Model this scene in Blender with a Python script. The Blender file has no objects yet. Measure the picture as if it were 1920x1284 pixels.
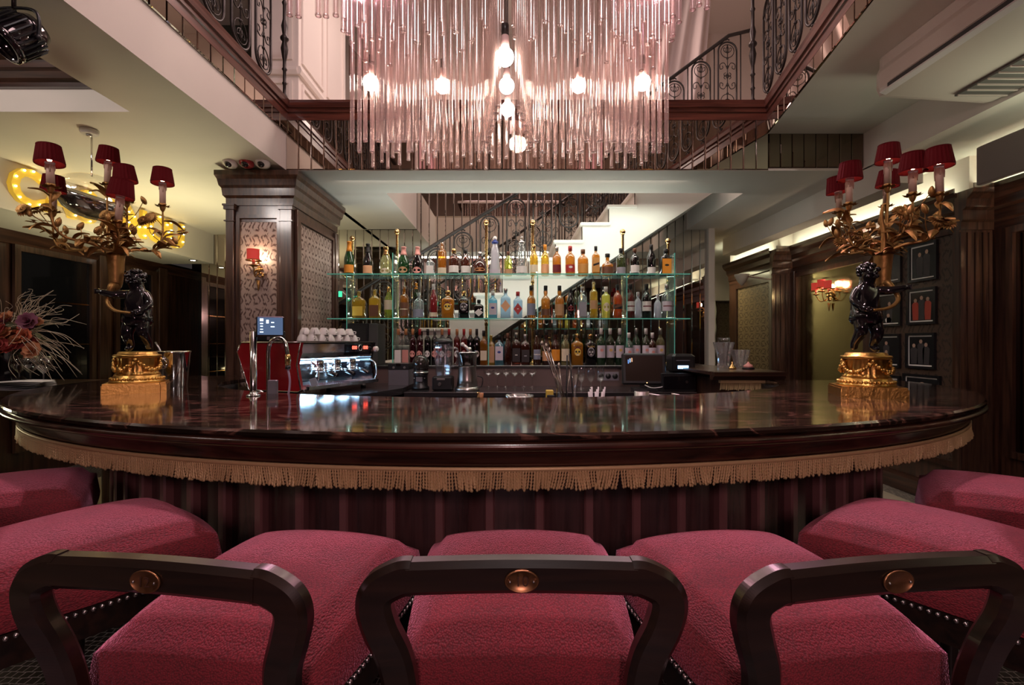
import bpy, math, random
from math import sin, cos, pi, sqrt, atan2, radians
random.seed(7)
SC = bpy.context.scene
COL = SC.collection
# ------------------------------------------------------------------ camera, world, lamps, exposure
EYE = 1.375
F = 900.0
cd = bpy.data.cameras.new('camera'); cam = bpy.data.objects.new('camera', cd); COL.objects.link(cam)
cam.location = (0, 0, EYE); cam.rotation_euler = (pi/2, 0, 0)
cd.sensor_width = 36; cd.lens = F/1920*36; cd.clip_start = .02; cd.clip_end = 60
SC.camera = cam
wd = bpy.data.worlds.new('world'); SC.world = wd; wd.use_nodes = True
wd.node_tree.nodes['Background'].inputs[0].default_value = (.9, .75, .7, 1)
wd.node_tree.nodes['Background'].inputs[1].default_value = .02
SC.view_settings.view_transform = 'Standard'; SC.view_settings.look = 'None'
SC.view_settings.gamma = 1; SC.view_settings.use_curve_mapping = False
SC.view_settings.exposure = 0.62
try:
    c = SC.cycles
    c.transparent_max_bounces = 64; c.max_bounces = 10; c.glossy_bounces = 6; c.diffuse_bounces = 4
    c.transmission_bounces = 8; c.sample_clamp_indirect = 4; c.caustics_reflective = False; c.caustics_refractive = False
    c.use_denoising = True
except Exception:
    pass

def lamp(name, kind, loc, energy, col=(1, .85, .75), size=.3, size_y=None, aim=None, spot=60, blend=.5):
    ld = bpy.data.lights.new(name, kind); ld.energy = energy; ld.color = col
    if kind == 'AREA':
        ld.shape = 'RECTANGLE' if size_y else 'DISK'; ld.size = size
        if size_y: ld.size_y = size_y
    elif kind == 'SPOT':
        ld.spot_size = radians(spot); ld.spot_blend = blend; ld.shadow_soft_size = size
    else:
        ld.shadow_soft_size = size
    o = bpy.data.objects.new(name, ld); COL.objects.link(o); o.location = loc
    if aim:
        from mathutils import Vector
        o.rotation_euler = (Vector(aim)-Vector(loc)).to_track_quat('-Z', 'Y').to_euler()
    return o
PINK = (1, .62, .60); WARM = (1, .80, .58); OLIVE = (1, .92, .55); COOL = (.72, 1, .93)
# ceiling lamps of the upper floor, above the void
lamp('upper_ceiling_lamp', 'AREA', (0, 2.3, 6.0), 55, (1, .66, .66), 2.2, 1.4, aim=(0, 2.3, 0))
lamp('upper_ceiling_lamp', 'AREA', (0, 5.6, 6.0), 60, (1, .74, .68), 2.6, .8, aim=(0, 5.4, 0))
lamp('bar_spot', 'SPOT', (-1.45, 3.95, 4.3), 420, (1, .50, .66), .07, aim=(-.8, 1.2, .85), spot=46, blend=.7)
lamp('bar_spot', 'SPOT', (1.45, 3.95, 4.3), 420, (1, .50, .66), .07, aim=(.8, 1.2, .85), spot=46, blend=.7)
lamp('bar_spot', 'SPOT', (0, 3.9, 5.6), 160, (1, .62, .70), .08, aim=(0, 1.4, .8), spot=36, blend=.7)
# unseen fill added over the white steps, left ceiling fills, other room lamps
lamp('stairwell_fill', 'AREA', (.9, 4.95, 2.80), 2.5, (.90, 1, .88), 1.6, .14, aim=(.9, 5.3, 1.6))
lamp('shelf_strip', 'AREA', (0, 4.93, 2.05), 6, (.92, 1, .95), 3.2, .03, aim=(0, 4.75, 3))
lamp('shelf_strip', 'AREA', (0, 4.93, 1.63), 5, (.85, 1, .95), 3.2, .03, aim=(0, 4.8, 3))
lamp('shelf_spot', 'AREA', (0, 4.35, 2.845), 12, (1, .90, .78), 3.2, .06, aim=(0, 4.75, 1.6))
lamp('left_ceiling_fill', 'AREA', (-3.35, 4.9, 1.55), 17, OLIVE, .5, .5, aim=(-3.35, 4.9, 2.86))  # unseen uplight added in mid-air to wash the left ceiling
lamp('left_ceiling_fill', 'AREA', (-3.9, 3.0, .9), 9, OLIVE, .5, .5, aim=(-3.4, 3.4, 2.86))  # second added uplight for the same ceiling
lamp('back_room_lamp', 'AREA', (3.0, 7.4, 2.45), 6, OLIVE, .5, .5, aim=(3.0, 7.6, 0))
lamp('front_room_lamp', 'AREA', (.15, -1.7, 2.2), 19, (1, .60, .62), .3, .3, aim=(0, 1.9, .6))
lamp('balcony_spot', 'AREA', (.1, .1, 4.75), 26, (1, .86, .86), .28, aim=(0, 2.8, 3.2))
lamp('coffer_fill', 'AREA', (-3.2, 1.4, 3.22), 18, (1, .88, .82), .5, aim=(-3.2, 3.1, 2.95))  # out-of-view lamp added to brighten the far face of the coffer
lamp('recess_lamp', 'AREA', (3.72, 2.6, 2.62), 6, (.92, 1, .74), .05, 2.2, aim=(3.62, 2.6, 2.86))
# ------------------------------------------------------------------ helpers
def W(px, py, d):
    return ((px-960)*d/F, d, EYE+(642-py)*d/F)
def vsub(a, b): return (a[0]-b[0], a[1]-b[1], a[2]-b[2])
def vadd(a, b): return (a[0]+b[0], a[1]+b[1], a[2]+b[2])
def vmul(a, s): return (a[0]*s, a[1]*s, a[2]*s)
def vlen(a): return sqrt(a[0]**2+a[1]**2+a[2]**2)
def vnorm(a):
    l = vlen(a) or 1.0
    return (a[0]/l, a[1]/l, a[2]/l)
def vcross(a, b): return (a[1]*b[2]-a[2]*b[1], a[2]*b[0]-a[0]*b[2], a[0]*b[1]-a[1]*b[0])

class MB:
    def __init__(s): s.v = []; s.f = []; s.sm = []
    def add(s, vs, fs, smooth=False):
        n = len(s.v); s.v += vs; s.f += [tuple(i+n for i in f) for f in fs]; s.sm += [smooth]*len(fs); return s
    def box(s, x0, x1, y0, y1, z0, z1):
        return s.add([(x0,y0,z0),(x1,y0,z0),(x1,y1,z0),(x0,y1,z0),(x0,y0,z1),(x1,y0,z1),(x1,y1,z1),(x0,y1,z1)],
            [(0,3,2,1),(4,5,6,7),(0,1,5,4),(1,2,6,5),(2,3,7,6),(3,0,4,7)])
    def bbox(s, x0, x1, y0, y1, z0, z1, b=.003):
        # box with chamfered vertical edges and top rim
        def ring(i, z): return [(x0+i+b,y0+i,z),(x1-i-b,y0+i,z),(x1-i,y0+i+b,z),(x1-i,y1-i-b,z),(x1-i-b,y1-i,z),(x0+i+b,y1-i,z),(x0+i,y1-i-b,z),(x0+i,y0+i+b,z)]
        vs = ring(b, z0)+ring(0, z0+b)+ring(0, z1-b)+ring(b, z1)
        fs = [tuple(range(7, -1, -1)), tuple(range(24, 32))]
        for r in range(3):
            for k in range(8):
                a = r*8+k; c = r*8+(k+1) % 8; fs.append((a, c, c+8, a+8))
        return s.add(vs, fs)
    def cyl(s, x, y, z0, z1, r, r2=None, n=12, smooth=True, cap=True):
        r2 = r if r2 is None else r2
        vs = [(x+r*cos(2*pi*k/n), y+r*sin(2*pi*k/n), z0) for k in range(n)]+[(x+r2*cos(2*pi*k/n), y+r2*sin(2*pi*k/n), z1) for k in range(n)]
        s.add(vs, [(k, (k+1) % n, n+(k+1) % n, n+k) for k in range(n)], smooth)
        if cap: s.add([], []); m = len(s.v)-2*n; s.f += [tuple(m+k for k in range(n-1, -1, -1)), tuple(m+n+k for k in range(n))]; s.sm += [False, False]
        return s
    def lathe(s, prof, n=16, c=(0, 0, 0), smooth=True, star=0, ns=0, close=True):
        vs = []
        for (r, z) in prof:
            for k in range(n):
                rr = r*(1+star*cos(2*pi*k*ns/n)) if star else r
                vs.append((c[0]+rr*cos(2*pi*k/n), c[1]+rr*sin(2*pi*k/n), c[2]+z))
        fs = []
        for i in range(len(prof)-1):
            for k in range(n):
                fs.append((i*n+k, i*n+(k+1) % n, (i+1)*n+(k+1) % n, (i+1)*n+k))
        s.add(vs, fs, smooth)
        if close:
            m = len(s.v)-len(vs); L = (len(prof)-1)*n
            if prof[0][0] > 1e-4: s.f.append(tuple(m+k for k in range(n-1, -1, -1))); s.sm.append(False)
            if prof[-1][0] > 1e-4: s.f.append(tuple(m+L+k for k in range(n))); s.sm.append(False)
        return s
    def tube(s, path, r, n=6, cap=True, rf=None, sx=1.0):
        m = len(path); vs = []; t0 = vnorm(vsub(path[1], path[0]))
        up = (0, 0, 1) if abs(t0[2]) < .9 else (0, 1, 0)
        nrm = vnorm(vcross(t0, up))
        for i in range(m):
            t = vnorm(vsub(path[min(i+1, m-1)], path[max(i-1, 0)]))
            dotp = sum(a*b for a, b in zip(nrm, t)); nrm = vnorm(vsub(nrm, vmul(t, dotp)))
            bi = vcross(t, nrm); rr = rf(i/(m-1)) if rf else (r[i] if isinstance(r, (list, tuple)) else r)
            for k in range(n):
                a = 2*pi*k/n
                vs.append(vadd(path[i], vadd(vmul(nrm, rr*cos(a)*sx), vmul(bi, rr*sin(a)))))
        fs = [(i*n+k, i*n+(k+1) % n, (i+1)*n+(k+1) % n, (i+1)*n+k) for i in range(m-1) for k in range(n)]
        s.add(vs, fs, True)
        if cap:
            b = len(s.v)-m*n; s.f += [tuple(b+k for k in range(n-1, -1, -1)), tuple(b+(m-1)*n+k for k in range(n))]; s.sm += [False, False]
        return s
    def prism(s, poly, z0, z1):
        n = len(poly)
        s.add([(x, y, z0) for x, y in poly]+[(x, y, z1) for x, y in poly],
              [tuple(range(n-1, -1, -1)), tuple(range(n, 2*n))]+[(k, (k+1) % n, n+(k+1) % n, n+k) for k in range(n)])
        return s
    def extr(s, prof, p0, p1, out, smooth=False):
        # moulding: profile points (o, z) extruded from p0 to p1 (x,y), o measured along out (x,y)
        n = len(prof); vs = []
        for p in (p0, p1):
            for o, z in prof: vs.append((p[0]+out[0]*o, p[1]+out[1]*o, z))
        fs = [(k, (k+1) % n, n+(k+1) % n, n+k) for k in range(n)]+[tuple(range(n-1, -1, -1)), tuple(range(n, 2*n))]
        return s.add(vs, fs, smooth)
    def sph(s, c, r, n=10, m=6, sz=1.0):
        prof = [(max(r*sin(pi*i/m), 1e-5), -r*sz*cos(pi*i/m)) for i in range(m+1)]
        return s.lathe(prof, n, c, close=False)
    def grid(s, fn, nu, nv, smooth=True, flip=False):
        vs = [fn(i/nu, j/nv) for i in range(nu+1) for j in range(nv+1)]
        fs = []
        for i in range(nu):
            for j in range(nv):
                q = (i*(nv+1)+j, (i+1)*(nv+1)+j, (i+1)*(nv+1)+j+1, i*(nv+1)+j+1)
                fs.append(q[::-1] if flip else q)
        return s.add(vs, fs, smooth)
    def xf(s, fn): s.v = [fn(p) for p in s.v]; return s
    def mesh(s, name, mat=None):
        me = bpy.data.meshes.new(name); me.from_pydata(s.v, [], s.f)
        me.polygons.foreach_set('use_smooth', s.sm)
        if mat: me.materials.append(mat)
        me.update(); return me
    def build(s, name, mat=None, parent=None, loc=None, rot=None):
        return link(name, s.mesh(name, mat), parent, loc, rot)

def link(name, me, parent=None, loc=None, rot=None, scale=None):
    o = bpy.data.objects.new(name, me); COL.objects.link(o)
    if parent: o.parent = parent
    if loc: o.location = loc
    if rot: o.rotation_euler = rot
    if scale: o.scale = scale
    return o
def tag(o, label=None, cat=None, group=None, kind=None):
    if label: o['label'] = label
    if cat: o['category'] = cat
    if group: o['group'] = group
    if kind: o['kind'] = kind
    return o
def thing(name, label, cat, loc=(0, 0, 0), rz=0, group=None):
    o = bpy.data.objects.new(name, None); COL.objects.link(o); o.location = loc; o.rotation_euler = (0, 0, rz)
    o.empty_display_size = .05
    return tag(o, label, cat, group)
def struct(o): o['kind'] = 'structure'; return o
def dup_tree(o, parent=None):
    c = o.copy(); COL.objects.link(c)
    if parent: c.parent = parent
    for ch in list(o.children): dup_tree(ch, c)
    return c
def text(name, body, size, mat, parent=None, loc=(0, 0, 0), rot=(pi/2, 0, 0), ext=.001, align='CENTER', bold=0):
    cu = bpy.data.curves.new(name, 'FONT'); cu.body = body; cu.size = size; cu.extrude = ext
    cu.align_x = align; cu.align_y = 'CENTER'; cu.resolution_u = 3; cu.offset = bold
    cu.materials.append(mat)
    tmp = bpy.data.objects.new(name, cu); COL.objects.link(tmp)
    me = bpy.data.meshes.new_from_object(tmp); bpy.data.objects.remove(tmp); me.name = name
    return link(name, me, parent, loc, rot)
def bez(pts, n=16):
    # Catmull-Rom through the points
    out = []; P = [pts[0]]+list(pts)+[pts[-1]]; seg = len(pts)-1; per = max(2, n//seg)
    for i in range(seg):
        p0, p1, p2, p3 = P[i], P[i+1], P[i+2], P[i+3]
        for k in range(per):
            t = k/per
            out.append(tuple(.5*((2*p1[j])+(-p0[j]+p2[j])*t+(2*p0[j]-5*p1[j]+4*p2[j]-p3[j])*t*t+(-p0[j]+3*p1[j]-3*p2[j]+p3[j])*t**3) for j in range(3)))
    out.append(tuple(pts[-1])); return out

# ------------------------------------------------------------------ materials
def nt(name):
    m = bpy.data.materials.new(name); m.use_nodes = True; t = m.node_tree; t.nodes.clear()
    out = t.nodes.new('ShaderNodeOutputMaterial'); return m, t, out
def N(t, typ, **kw):
    n = t.nodes.new(typ)
    for k, v in kw.items():
        if k.startswith('i_'):
            k = k[2:]; n.inputs[int(k) if k.isdigit() else k.replace('_', ' ')].default_value = v
        else: setattr(n, k, v)
    return n
def L(t, a, b): t.links.new(a, b)
def c4(c): return (c[0], c[1], c[2], 1)
def pbr(name, col, rough=.5, metal=0, coat=0, bump=None, var=None, sheen=0, spec=.5, emit=None, es=0):
    m, t, out = nt(name); b = N(t, 'ShaderNodeBsdfPrincipled'); L(t, b.outputs[0], out.inputs[0])
    b.inputs['Base Color'].default_value = c4(col); b.inputs['Roughness'].default_value = rough; b.inputs['Metallic'].default_value = metal
    b.inputs['Coat Weight'].default_value = coat; b.inputs['Coat Roughness'].default_value = .08; b.inputs['Specular IOR Level'].default_value = spec
    if sheen: b.inputs['Sheen Weight'].default_value = sheen; b.inputs['Sheen Roughness'].default_value = .4
    if emit: b.inputs['Emission Color'].default_value = c4(emit); b.inputs['Emission Strength'].default_value = es
    if var or bump:
        tc = N(t, 'ShaderNodeTexCoord'); sc = (var or bump)[0]
        nz = N(t, 'ShaderNodeTexNoise', i_Scale=sc, i_Detail=4.0); L(t, tc.outputs['Object'], nz.inputs['Vector'])
        if var:
            r = N(t, 'ShaderNodeMapRange', i_1=.3, i_2=.7, i_3=1-var[1], i_4=1+var[1]); L(t, nz.outputs[0], r.inputs[0])
            mx = N(t, 'ShaderNodeMix', data_type='RGBA', blend_type='MULTIPLY'); mx.inputs[0].default_value = 1
            mx.inputs[6].default_value = c4(col); L(t, r.outputs[0], mx.inputs[7]); L(t, mx.outputs[2], b.inputs['Base Color'])
        if bump:
            bp = N(t, 'ShaderNodeBump', i_Strength=bump[1], i_Distance=.01); L(t, nz.outputs[0], bp.inputs['Height']); L(t, bp.outputs[0], b.inputs['Normal'])
    return m
def emis(name, col, s):
    m, t, out = nt(name); e = N(t, 'ShaderNodeEmission'); e.inputs[0].default_value = c4(col); e.inputs[1].default_value = s; L(t, e.outputs[0], out.inputs[0]); return m
def wood(name, c0, c1, rough=.3, coat=.4, axis='z', scale=1.0):
    m, t, out = nt(name); b = N(t, 'ShaderNodeBsdfPrincipled'); L(t, b.outputs[0], out.inputs[0])
    tc = N(t, 'ShaderNodeTexCoord'); mp = N(t, 'ShaderNodeMapping')
    s = {'z': (22, 22, 1.3), 'x': (1.3, 22, 22), 'y': (22, 1.3, 22)}[axis]
    mp.inputs['Scale'].default_value = tuple(v*scale for v in s); L(t, tc.outputs['Object'], mp.inputs[0])
    nz = N(t, 'ShaderNodeTexNoise', i_Scale=1.6, i_Detail=6.0, i_Distortion=.6); L(t, mp.outputs[0], nz.inputs['Vector'])
    cr = N(t, 'ShaderNodeValToRGB'); cr.color_ramp.elements[0].position = .35; cr.color_ramp.elements[0].color = c4(c0)
    cr.color_ramp.elements[1].position = .68; cr.color_ramp.elements[1].color = c4(c1)
    L(t, nz.outputs[0], cr.inputs[0]); L(t, cr.outputs[0], b.inputs['Base Color'])
    b.inputs['Roughness'].default_value = rough; b.inputs['Coat Weight'].default_value = coat; b.inputs['Coat Roughness'].default_value = .12
    bp = N(t, 'ShaderNodeBump', i_Strength=.06, i_Distance=.004); L(t, nz.outputs[0], bp.inputs['Height']); L(t, bp.outputs[0], b.inputs['Normal'])
    return m
def thin_glass(name, tint, gloss=.12, diff=0.0, dcol=(.8, .8, .8), rough=.02, edge=.55):
    m, t, out = nt(name)
    tr = N(t, 'ShaderNodeBsdfTransparent'); tr.inputs[0].default_value = c4(tint)
    gl = N(t, 'ShaderNodeBsdfGlossy'); gl.inputs['Roughness'].default_value = rough; gl.inputs[0].default_value = (1, 1, 1, 1)
    lw = N(t, 'ShaderNodeLayerWeight', i_Blend=.35)
    mr = N(t, 'ShaderNodeMapRange', i_1=0.0, i_2=1.0, i_3=gloss, i_4=edge); L(t, lw.outputs['Facing'], mr.inputs[0])
    mx = N(t, 'ShaderNodeMixShader'); L(t, mr.outputs[0], mx.inputs[0]); L(t, tr.outputs[0], mx.inputs[1]); L(t, gl.outputs[0], mx.inputs[2])
    res = mx
    if diff:
        df = N(t, 'ShaderNodeBsdfDiffuse'); df.inputs[0].default_value = c4(dcol)
        m2 = N(t, 'ShaderNodeMixShader'); m2.inputs[0].default_value = diff; L(t, mx.outputs[0], m2.inputs[1]); L(t, df.outputs[0], m2.inputs[2]); res = m2
    L(t, res.outputs[0], out.inputs[0]); return m
def mirror(name, col, rough=.02, stain=0):
    m, t, out = nt(name); b = N(t, 'ShaderNodeBsdfPrincipled'); L(t, b.outputs[0], out.inputs[0])
    b.inputs['Metallic'].default_value = 1; b.inputs['Roughness'].default_value = rough; b.inputs['Base Color'].default_value = c4(col)
    if stain:
        tc = N(t, 'ShaderNodeTexCoord'); nz = N(t, 'ShaderNodeTexNoise', i_Scale=7.0, i_Detail=6.0); L(t, tc.outputs['Object'], nz.inputs['Vector'])
        r = N(t, 'ShaderNodeMapRange', i_1=.35, i_2=.7, i_3=rough, i_4=rough+stain); L(t, nz.outputs[0], r.inputs[0]); L(t, r.outputs[0], b.inputs['Roughness'])
    return m
def mathn(t, op, a, b=None, c=None):
    n = N(t, 'ShaderNodeMath', operation=op)
    for i, x in enumerate((a, b, c)):
        if x is None: continue
        if isinstance(x, (int, float)): n.inputs[i].default_value = x
        else: L(t, x, n.inputs[i])
    return n.outputs[0]
def damask(name, c0, c1, px=.15, pz=.24, axis='x'):
    # staggered ogee medallions with leafy edges
    m, t, out = nt(name); b = N(t, 'ShaderNodeBsdfPrincipled'); L(t, b.outputs[0], out.inputs[0])
    tc = N(t, 'ShaderNodeTexCoord'); sp = N(t, 'ShaderNodeSeparateXYZ'); L(t, tc.outputs['Object'], sp.inputs[0])
    u0 = mathn(t, 'MULTIPLY', sp.outputs['X' if axis == 'x' else 'Y'], 2*pi/px); v0 = mathn(t, 'MULTIPLY', sp.outputs['Z'], 2*pi/pz)
    # mirror-symmetric leafy wobble: swirls made from folded coordinates
    au = mathn(t, 'ABSOLUTE', mathn(t, 'SINE', mathn(t, 'MULTIPLY', u0, .5)))
    u = mathn(t, 'ADD', u0, mathn(t, 'MULTIPLY', mathn(t, 'SINE', mathn(t, 'MULTIPLY', v0, 3.0)), .30)); v = mathn(t, 'ADD', v0, mathn(t, 'MULTIPLY', mathn(t, 'SINE', mathn(t, 'MULTIPLY', au, 9.0)), .30))
    nz = N(t, 'ShaderNodeTexNoise', i_Scale=46.0, i_Detail=2.0); L(t, tc.outputs['Object'], nz.inputs['Vector'])
    cu = mathn(t, 'COSINE', u); cv = mathn(t, 'COSINE', v); pr = mathn(t, 'MULTIPLY', cu, cv)
    c2 = mathn(t, 'MULTIPLY', mathn(t, 'COSINE', mathn(t, 'MULTIPLY', u, 4.0)), mathn(t, 'COSINE', mathn(t, 'MULTIPLY', v, 4.0)))
    s1 = mathn(t, 'ADD', mathn(t, 'COSINE', mathn(t, 'MULTIPLY', pr, 6.5)), mathn(t, 'MULTIPLY', c2, .55))
    s2 = mathn(t, 'ADD', s1, mathn(t, 'MULTIPLY', mathn(t, 'SUBTRACT', nz.outputs[0], .5), 3.2))
    r = N(t, 'ShaderNodeMapRange', i_1=-.85, i_2=-.05, i_3=0.0, i_4=1.0); L(t, s2, r.inputs[0])
    mx = N(t, 'ShaderNodeMix', data_type='RGBA'); L(t, r.outputs[0], mx.inputs[0]); mx.inputs[6].default_value = c4(c0); mx.inputs[7].default_value = c4(c1)
    L(t, mx.outputs[2], b.inputs['Base Color'])
    rr = N(t, 'ShaderNodeMapRange', i_1=0.0, i_2=1.0, i_3=.7, i_4=.35); L(t, r.outputs[0], rr.inputs[0]); L(t, rr.outputs[0], b.inputs['Roughness'])
    return m

WHITE = pbr('white_paint', (.68, .62, .55), .6, var=(1.5, .04))
WHITE2 = pbr('cream_paint', (.80, .73, .68), .45)
WOOD = wood('dark_wood', (.020, .008, .005), (.075, .030, .018), .28, .5)
WOODX = wood('dark_wood_flat', (.020, .008, .005), (.075, .030, .018), .28, .5, 'x')
WOODY = wood('dark_wood_long', (.020, .008, .005), (.075, .030, .018), .28, .5, 'y')
REDWX = wood('mahogany_flat', (.055, .016, .010), (.15, .045, .028), .3, .4, 'x')
REDWY = wood('mahogany_long', (.055, .016, .010), (.15, .045, .028), .3, .4, 'y')
WALNUT = wood('walnut', (.026, .012, .008), (.095, .046, .028), .3, .5)
BARW = wood('bar_panel_wood', (.042, .017, .017), (.090, .037, .036), .22, .8)
STOOLW = wood('stool_wood', (.006, .0035, .0025), (.022, .010, .006), .30, .2, 'x')
GOLD = pbr('gilded_metal', (.62, .36, .10), .32, 1, bump=(60, .25))
GOLDD = pbr('old_gilt_leaf', (.36, .19, .06), .45, .8, bump=(40, .3))
BRASS = pbr('polished_brass', (.80, .52, .22), .12, 1)
CHROME = pbr('chrome', (.75, .74, .74), .10, 1)
STEEL = pbr('brushed_steel', (.55, .53, .52), .28, 1)
IRON = pbr('wrought_iron', (.022, .016, .014), .4, .5)
BLACK = pbr('black_plastic', (.012, .012, .014), .35)
BLACKG = pbr('black_gloss', (.008, .006, .008), .08, 0, .6)
GREYP = pbr('grey_plastic', (.16, .15, .17), .4)
DGLASS = pbr('dark_glass', (.006, .006, .008), .04, 0, .3)
PORC = pbr('white_porcelain', (.80, .76, .74), .2)
PAPER = pbr('white_paper', (.75, .72, .72), .7)
REDP = pbr('red_lacquer', (.30, .012, .016), .22, 0, .6)
MIRR = mirror('strip_mirror', (.62, .54, .46), .015)
MIRRD = mirror('smoked_mirror', (.22, .17, .13), .04)
MIRRB = mirror('back_mirror', (.66, .62, .57), .015)
ANTIQ = mirror('antique_mirror', (.50, .44, .25), .06, .16)
TUBE = thin_glass('rose_tinted_glass_rod', (.985, .945, .93), .06, .07, (.95, .80, .76), .13, .42)
GLASS = thin_glass('clear_glass', (.95, .96, .96), .05, .0, rough=.02, edge=.5)
SHELFG = thin_glass('shelf_glass', (.86, .95, .92), .06, .05, (.6, .9, .82), .02, .3)
GREENE = pbr('green_glass_edge', (.10, .42, .33), .15, 0, .3, emit=(.25, .9, .7), es=.06)  # faint emission stands in for strip light showing in the glass edge
BULB = emis('lit_globe', (1, .84, .74), 34)
FLAME = emis('lit_bulb', (1, .62, .36), 16)
SCB = emis('sconce_bulb', (1, .80, .55), 130)
SIGNB = emis('sign_bulb', (1, .86, .45), 9)
LED = emis('led_strip', (.93, 1, .72), 30)
LEDC = emis('cool_led', (.62, 1, .88), 10)
# ------------------------------------------------------------------ the room
ZL, ZR, ZW, ZT = 2.86, 3.175, 3.292, 3.449      # low ceiling, raised soffit, underside and top of the wood rim
YB = 4.147                                       # face of the beam over the back bar
VX0 = -1.947
def vxr(y): return 2.21+.19*(y-YB)               # right rim of the void

def tile_mat(name, c0, c1, mortar, w, irregular=.0, rough=.4):
    m, t, out = nt(name); b = N(t, 'ShaderNodeBsdfPrincipled'); L(t, b.outputs[0], out.inputs[0])
    tc = N(t, 'ShaderNodeTexCoord'); br = N(t, 'ShaderNodeTexBrick', offset=.5, i_Scale=1.0)
    br.inputs['Color1'].default_value = c4(c0); br.inputs['Color2'].default_value = c4(c1); br.inputs['Mortar'].default_value = c4(mortar)
    br.inputs['Brick Width'].default_value = w; br.inputs['Row Height'].default_value = w; br.inputs['Mortar Size'].default_value = w*.06; br.inputs['Bias'].default_value = -.3
    nz = N(t, 'ShaderNodeTexNoise', i_Scale=9.0); L(t, tc.outputs['Object'], nz.inputs['Vector'])
    ad = N(t, 'ShaderNodeMix', data_type='RGBA', blend_type='LINEAR_LIGHT'); ad.inputs[0].default_value = irregular
    L(t, tc.outputs['Object'], ad.inputs[6]); L(t, nz.outputs['Color'], ad.inputs[7]); L(t, ad.outputs[2], br.inputs['Vector'])
    L(t, br.outputs[0], b.inputs['Base Color']); b.inputs['Roughness'].default_value = rough
    bp = N(t, 'ShaderNodeBump', i_Strength=.4, i_Distance=.003); bp.invert = True; L(t, br.outputs['Fac'], bp.inputs['Height']); L(t, bp.outputs[0], b.inputs['Normal'])
    return m
MOSAIC = tile_mat('dark_mosaic', (.014, .010, .010), (.03, .022, .022), (.40, .37, .36), .034, .02)
STONE = pbr('pale_stone', (.42, .37, .29), .4, var=(3, .1))
PATT = tile_mat('light_mosaic_border', (.30, .27, .24), (.05, .05, .05), (.02, .02, .02), .028, .03)
struct(MB().box(-6, 4.6, -4, 10, -.1, 0).build('floor', MOSAIC))
fl = struct(MB().box(2.60, 3.44, -.6, 7, 0, .004).build('floor', STONE)); fl.name = 'floor_stone'
struct(MB().box(3.44, 3.64, -.6, 7, 0, .005).build('floor_border', PATT))
struct(MB().box(-4.2, -2.62, -1.0, 7, 0, .004).build('floor_stone', STONE))

# ---- low ceiling on the left with its sunken coffer
m = MB(); m.box(-2.46, VX0, -3.2, YB, ZL, ZT-.03); m.box(-6, -3.95, -3.2, 7.6, ZL, ZT-.03)
m.box(-3.95, -2.46, 3.09, YB, ZL, ZT-.03); m.box(-3.95, -2.46, -3.2, .4, ZL, ZT-.03); m.box(-3.95, VX0+.05, YB, 7.6, ZL, ZT-.03)
struct(m.build('ceiling', WHITE))
m = MB(); m.box(-3.95, -2.46, .4, 3.09, 3.30, 3.40)
struct(m.build('ceiling_panel', WOODX))
cof = [(0, 3.005), (.03, 3.005), (.035, 3.03), (.06, 3.045), (.075, 3.08), (.10, 3.09), (.11, 3.13), (.15, 3.15), (.16, 3.20), (.22, 3.22), (.22, 3.30), (0, 3.30)]
for i, (p0, p1, o) in enumerate([((-3.95, 3.09), (-2.46, 3.09), (0, -1)), ((-2.46, 3.09), (-2.46, .4), (-1, 0)), ((-3.95, .4), (-3.95, 3.09), (1, 0))]):
    struct(MB().extr(cof, p0, p1, o).build('trim_coffer', WOODX if i == 0 else WOODY))
struct(MB().box(-3.25, -3.1, .4, 2.88, 3.20, 3.30).build('trim_coffer_rib', WOODY))

# ---- raised soffit on the right, its beams and recess
m = MB(); m.prism([(vxr(-3.2), -3.2), (3.03, -3.2), (3.03, YB), (vxr(YB), YB)], ZR, ZT-.03)
struct(m.build('ceiling', WHITE))
struct(MB().box(3.03, 3.25, -3.2, YB, ZL, ZT-.03).build('beam_side', WHITE))
struct(MB().box(3.25, 4.6, -3.2, 10, ZL, ZL+.25).build('ceiling', WHITE))
struct(MB().box(3.03, 3.22, 3.76, 6.9, 2.625, ZL+.01).build('beam_side_drop', WHITE))
# ---- beam over the back bar
struct(MB().box(VX0, 3.25, YB, 4.774, ZL, ZT-.03).build('beam', WHITE))
m = MB(); m.box(2.3, 3.25, 4.774, 10, ZL, ZT-.03)
struct(m.build('ceiling', WHITE))
struct(MB().box(VX0, -1.25, 4.774, 6.3, ZL, ZT-.03).build('ceiling', WHITE))

def strip_row(name, mat, p0, p1, z0, z1, out, n, thick=.014, gap=.0035):
    # a row of narrow mirror panels with open joints on a dark backing
    dx, dy = (p1[0]-p0[0])/n, (p1[1]-p0[1])/n; ln = sqrt(dx*dx+dy*dy); ux, uy = dx/ln, dy/ln
    root = struct(MB().extr([(0, z0), (.004, z0), (.004, z1), (0, z1)], p0, p1, out).build(name, IRON))
    h = z1-z0; w = ln/2-gap/2; bv = .006
    prof = [(-w, 0), (w, 0)]
    vs = []
    for (ww, hh, oo) in ((w, h/2, .004), (w, h/2, thick-.004), (w-bv, h/2-bv, thick)):
        for sx, sz in ((-1, -1), (1, -1), (1, 1), (-1, 1)): vs.append((sx*ww*ux+out[0]*oo, sx*ww*uy+out[1]*oo, sz*hh))
    fs = [(8, 9, 10, 11)]
    for r in (0, 4):
        for k in range(4): fs.append((r+k, r+(k+1) % 4, r+4+(k+1) % 4, r+4+k))
    mb = MB(); mb.add(vs, fs); me = mb.mesh('mirror_panel', mat)
    for i in range(n):
        link('mirror_panel', me, root, (p0[0]+dx*(i+.5), p0[1]+dy*(i+.5), (z0+z1)/2))
    return root
strip_row('trim_1', MIRR, (VX0, YB), (vxr(YB), YB), ZL+.004, ZW, (0, -1), 38)
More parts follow.
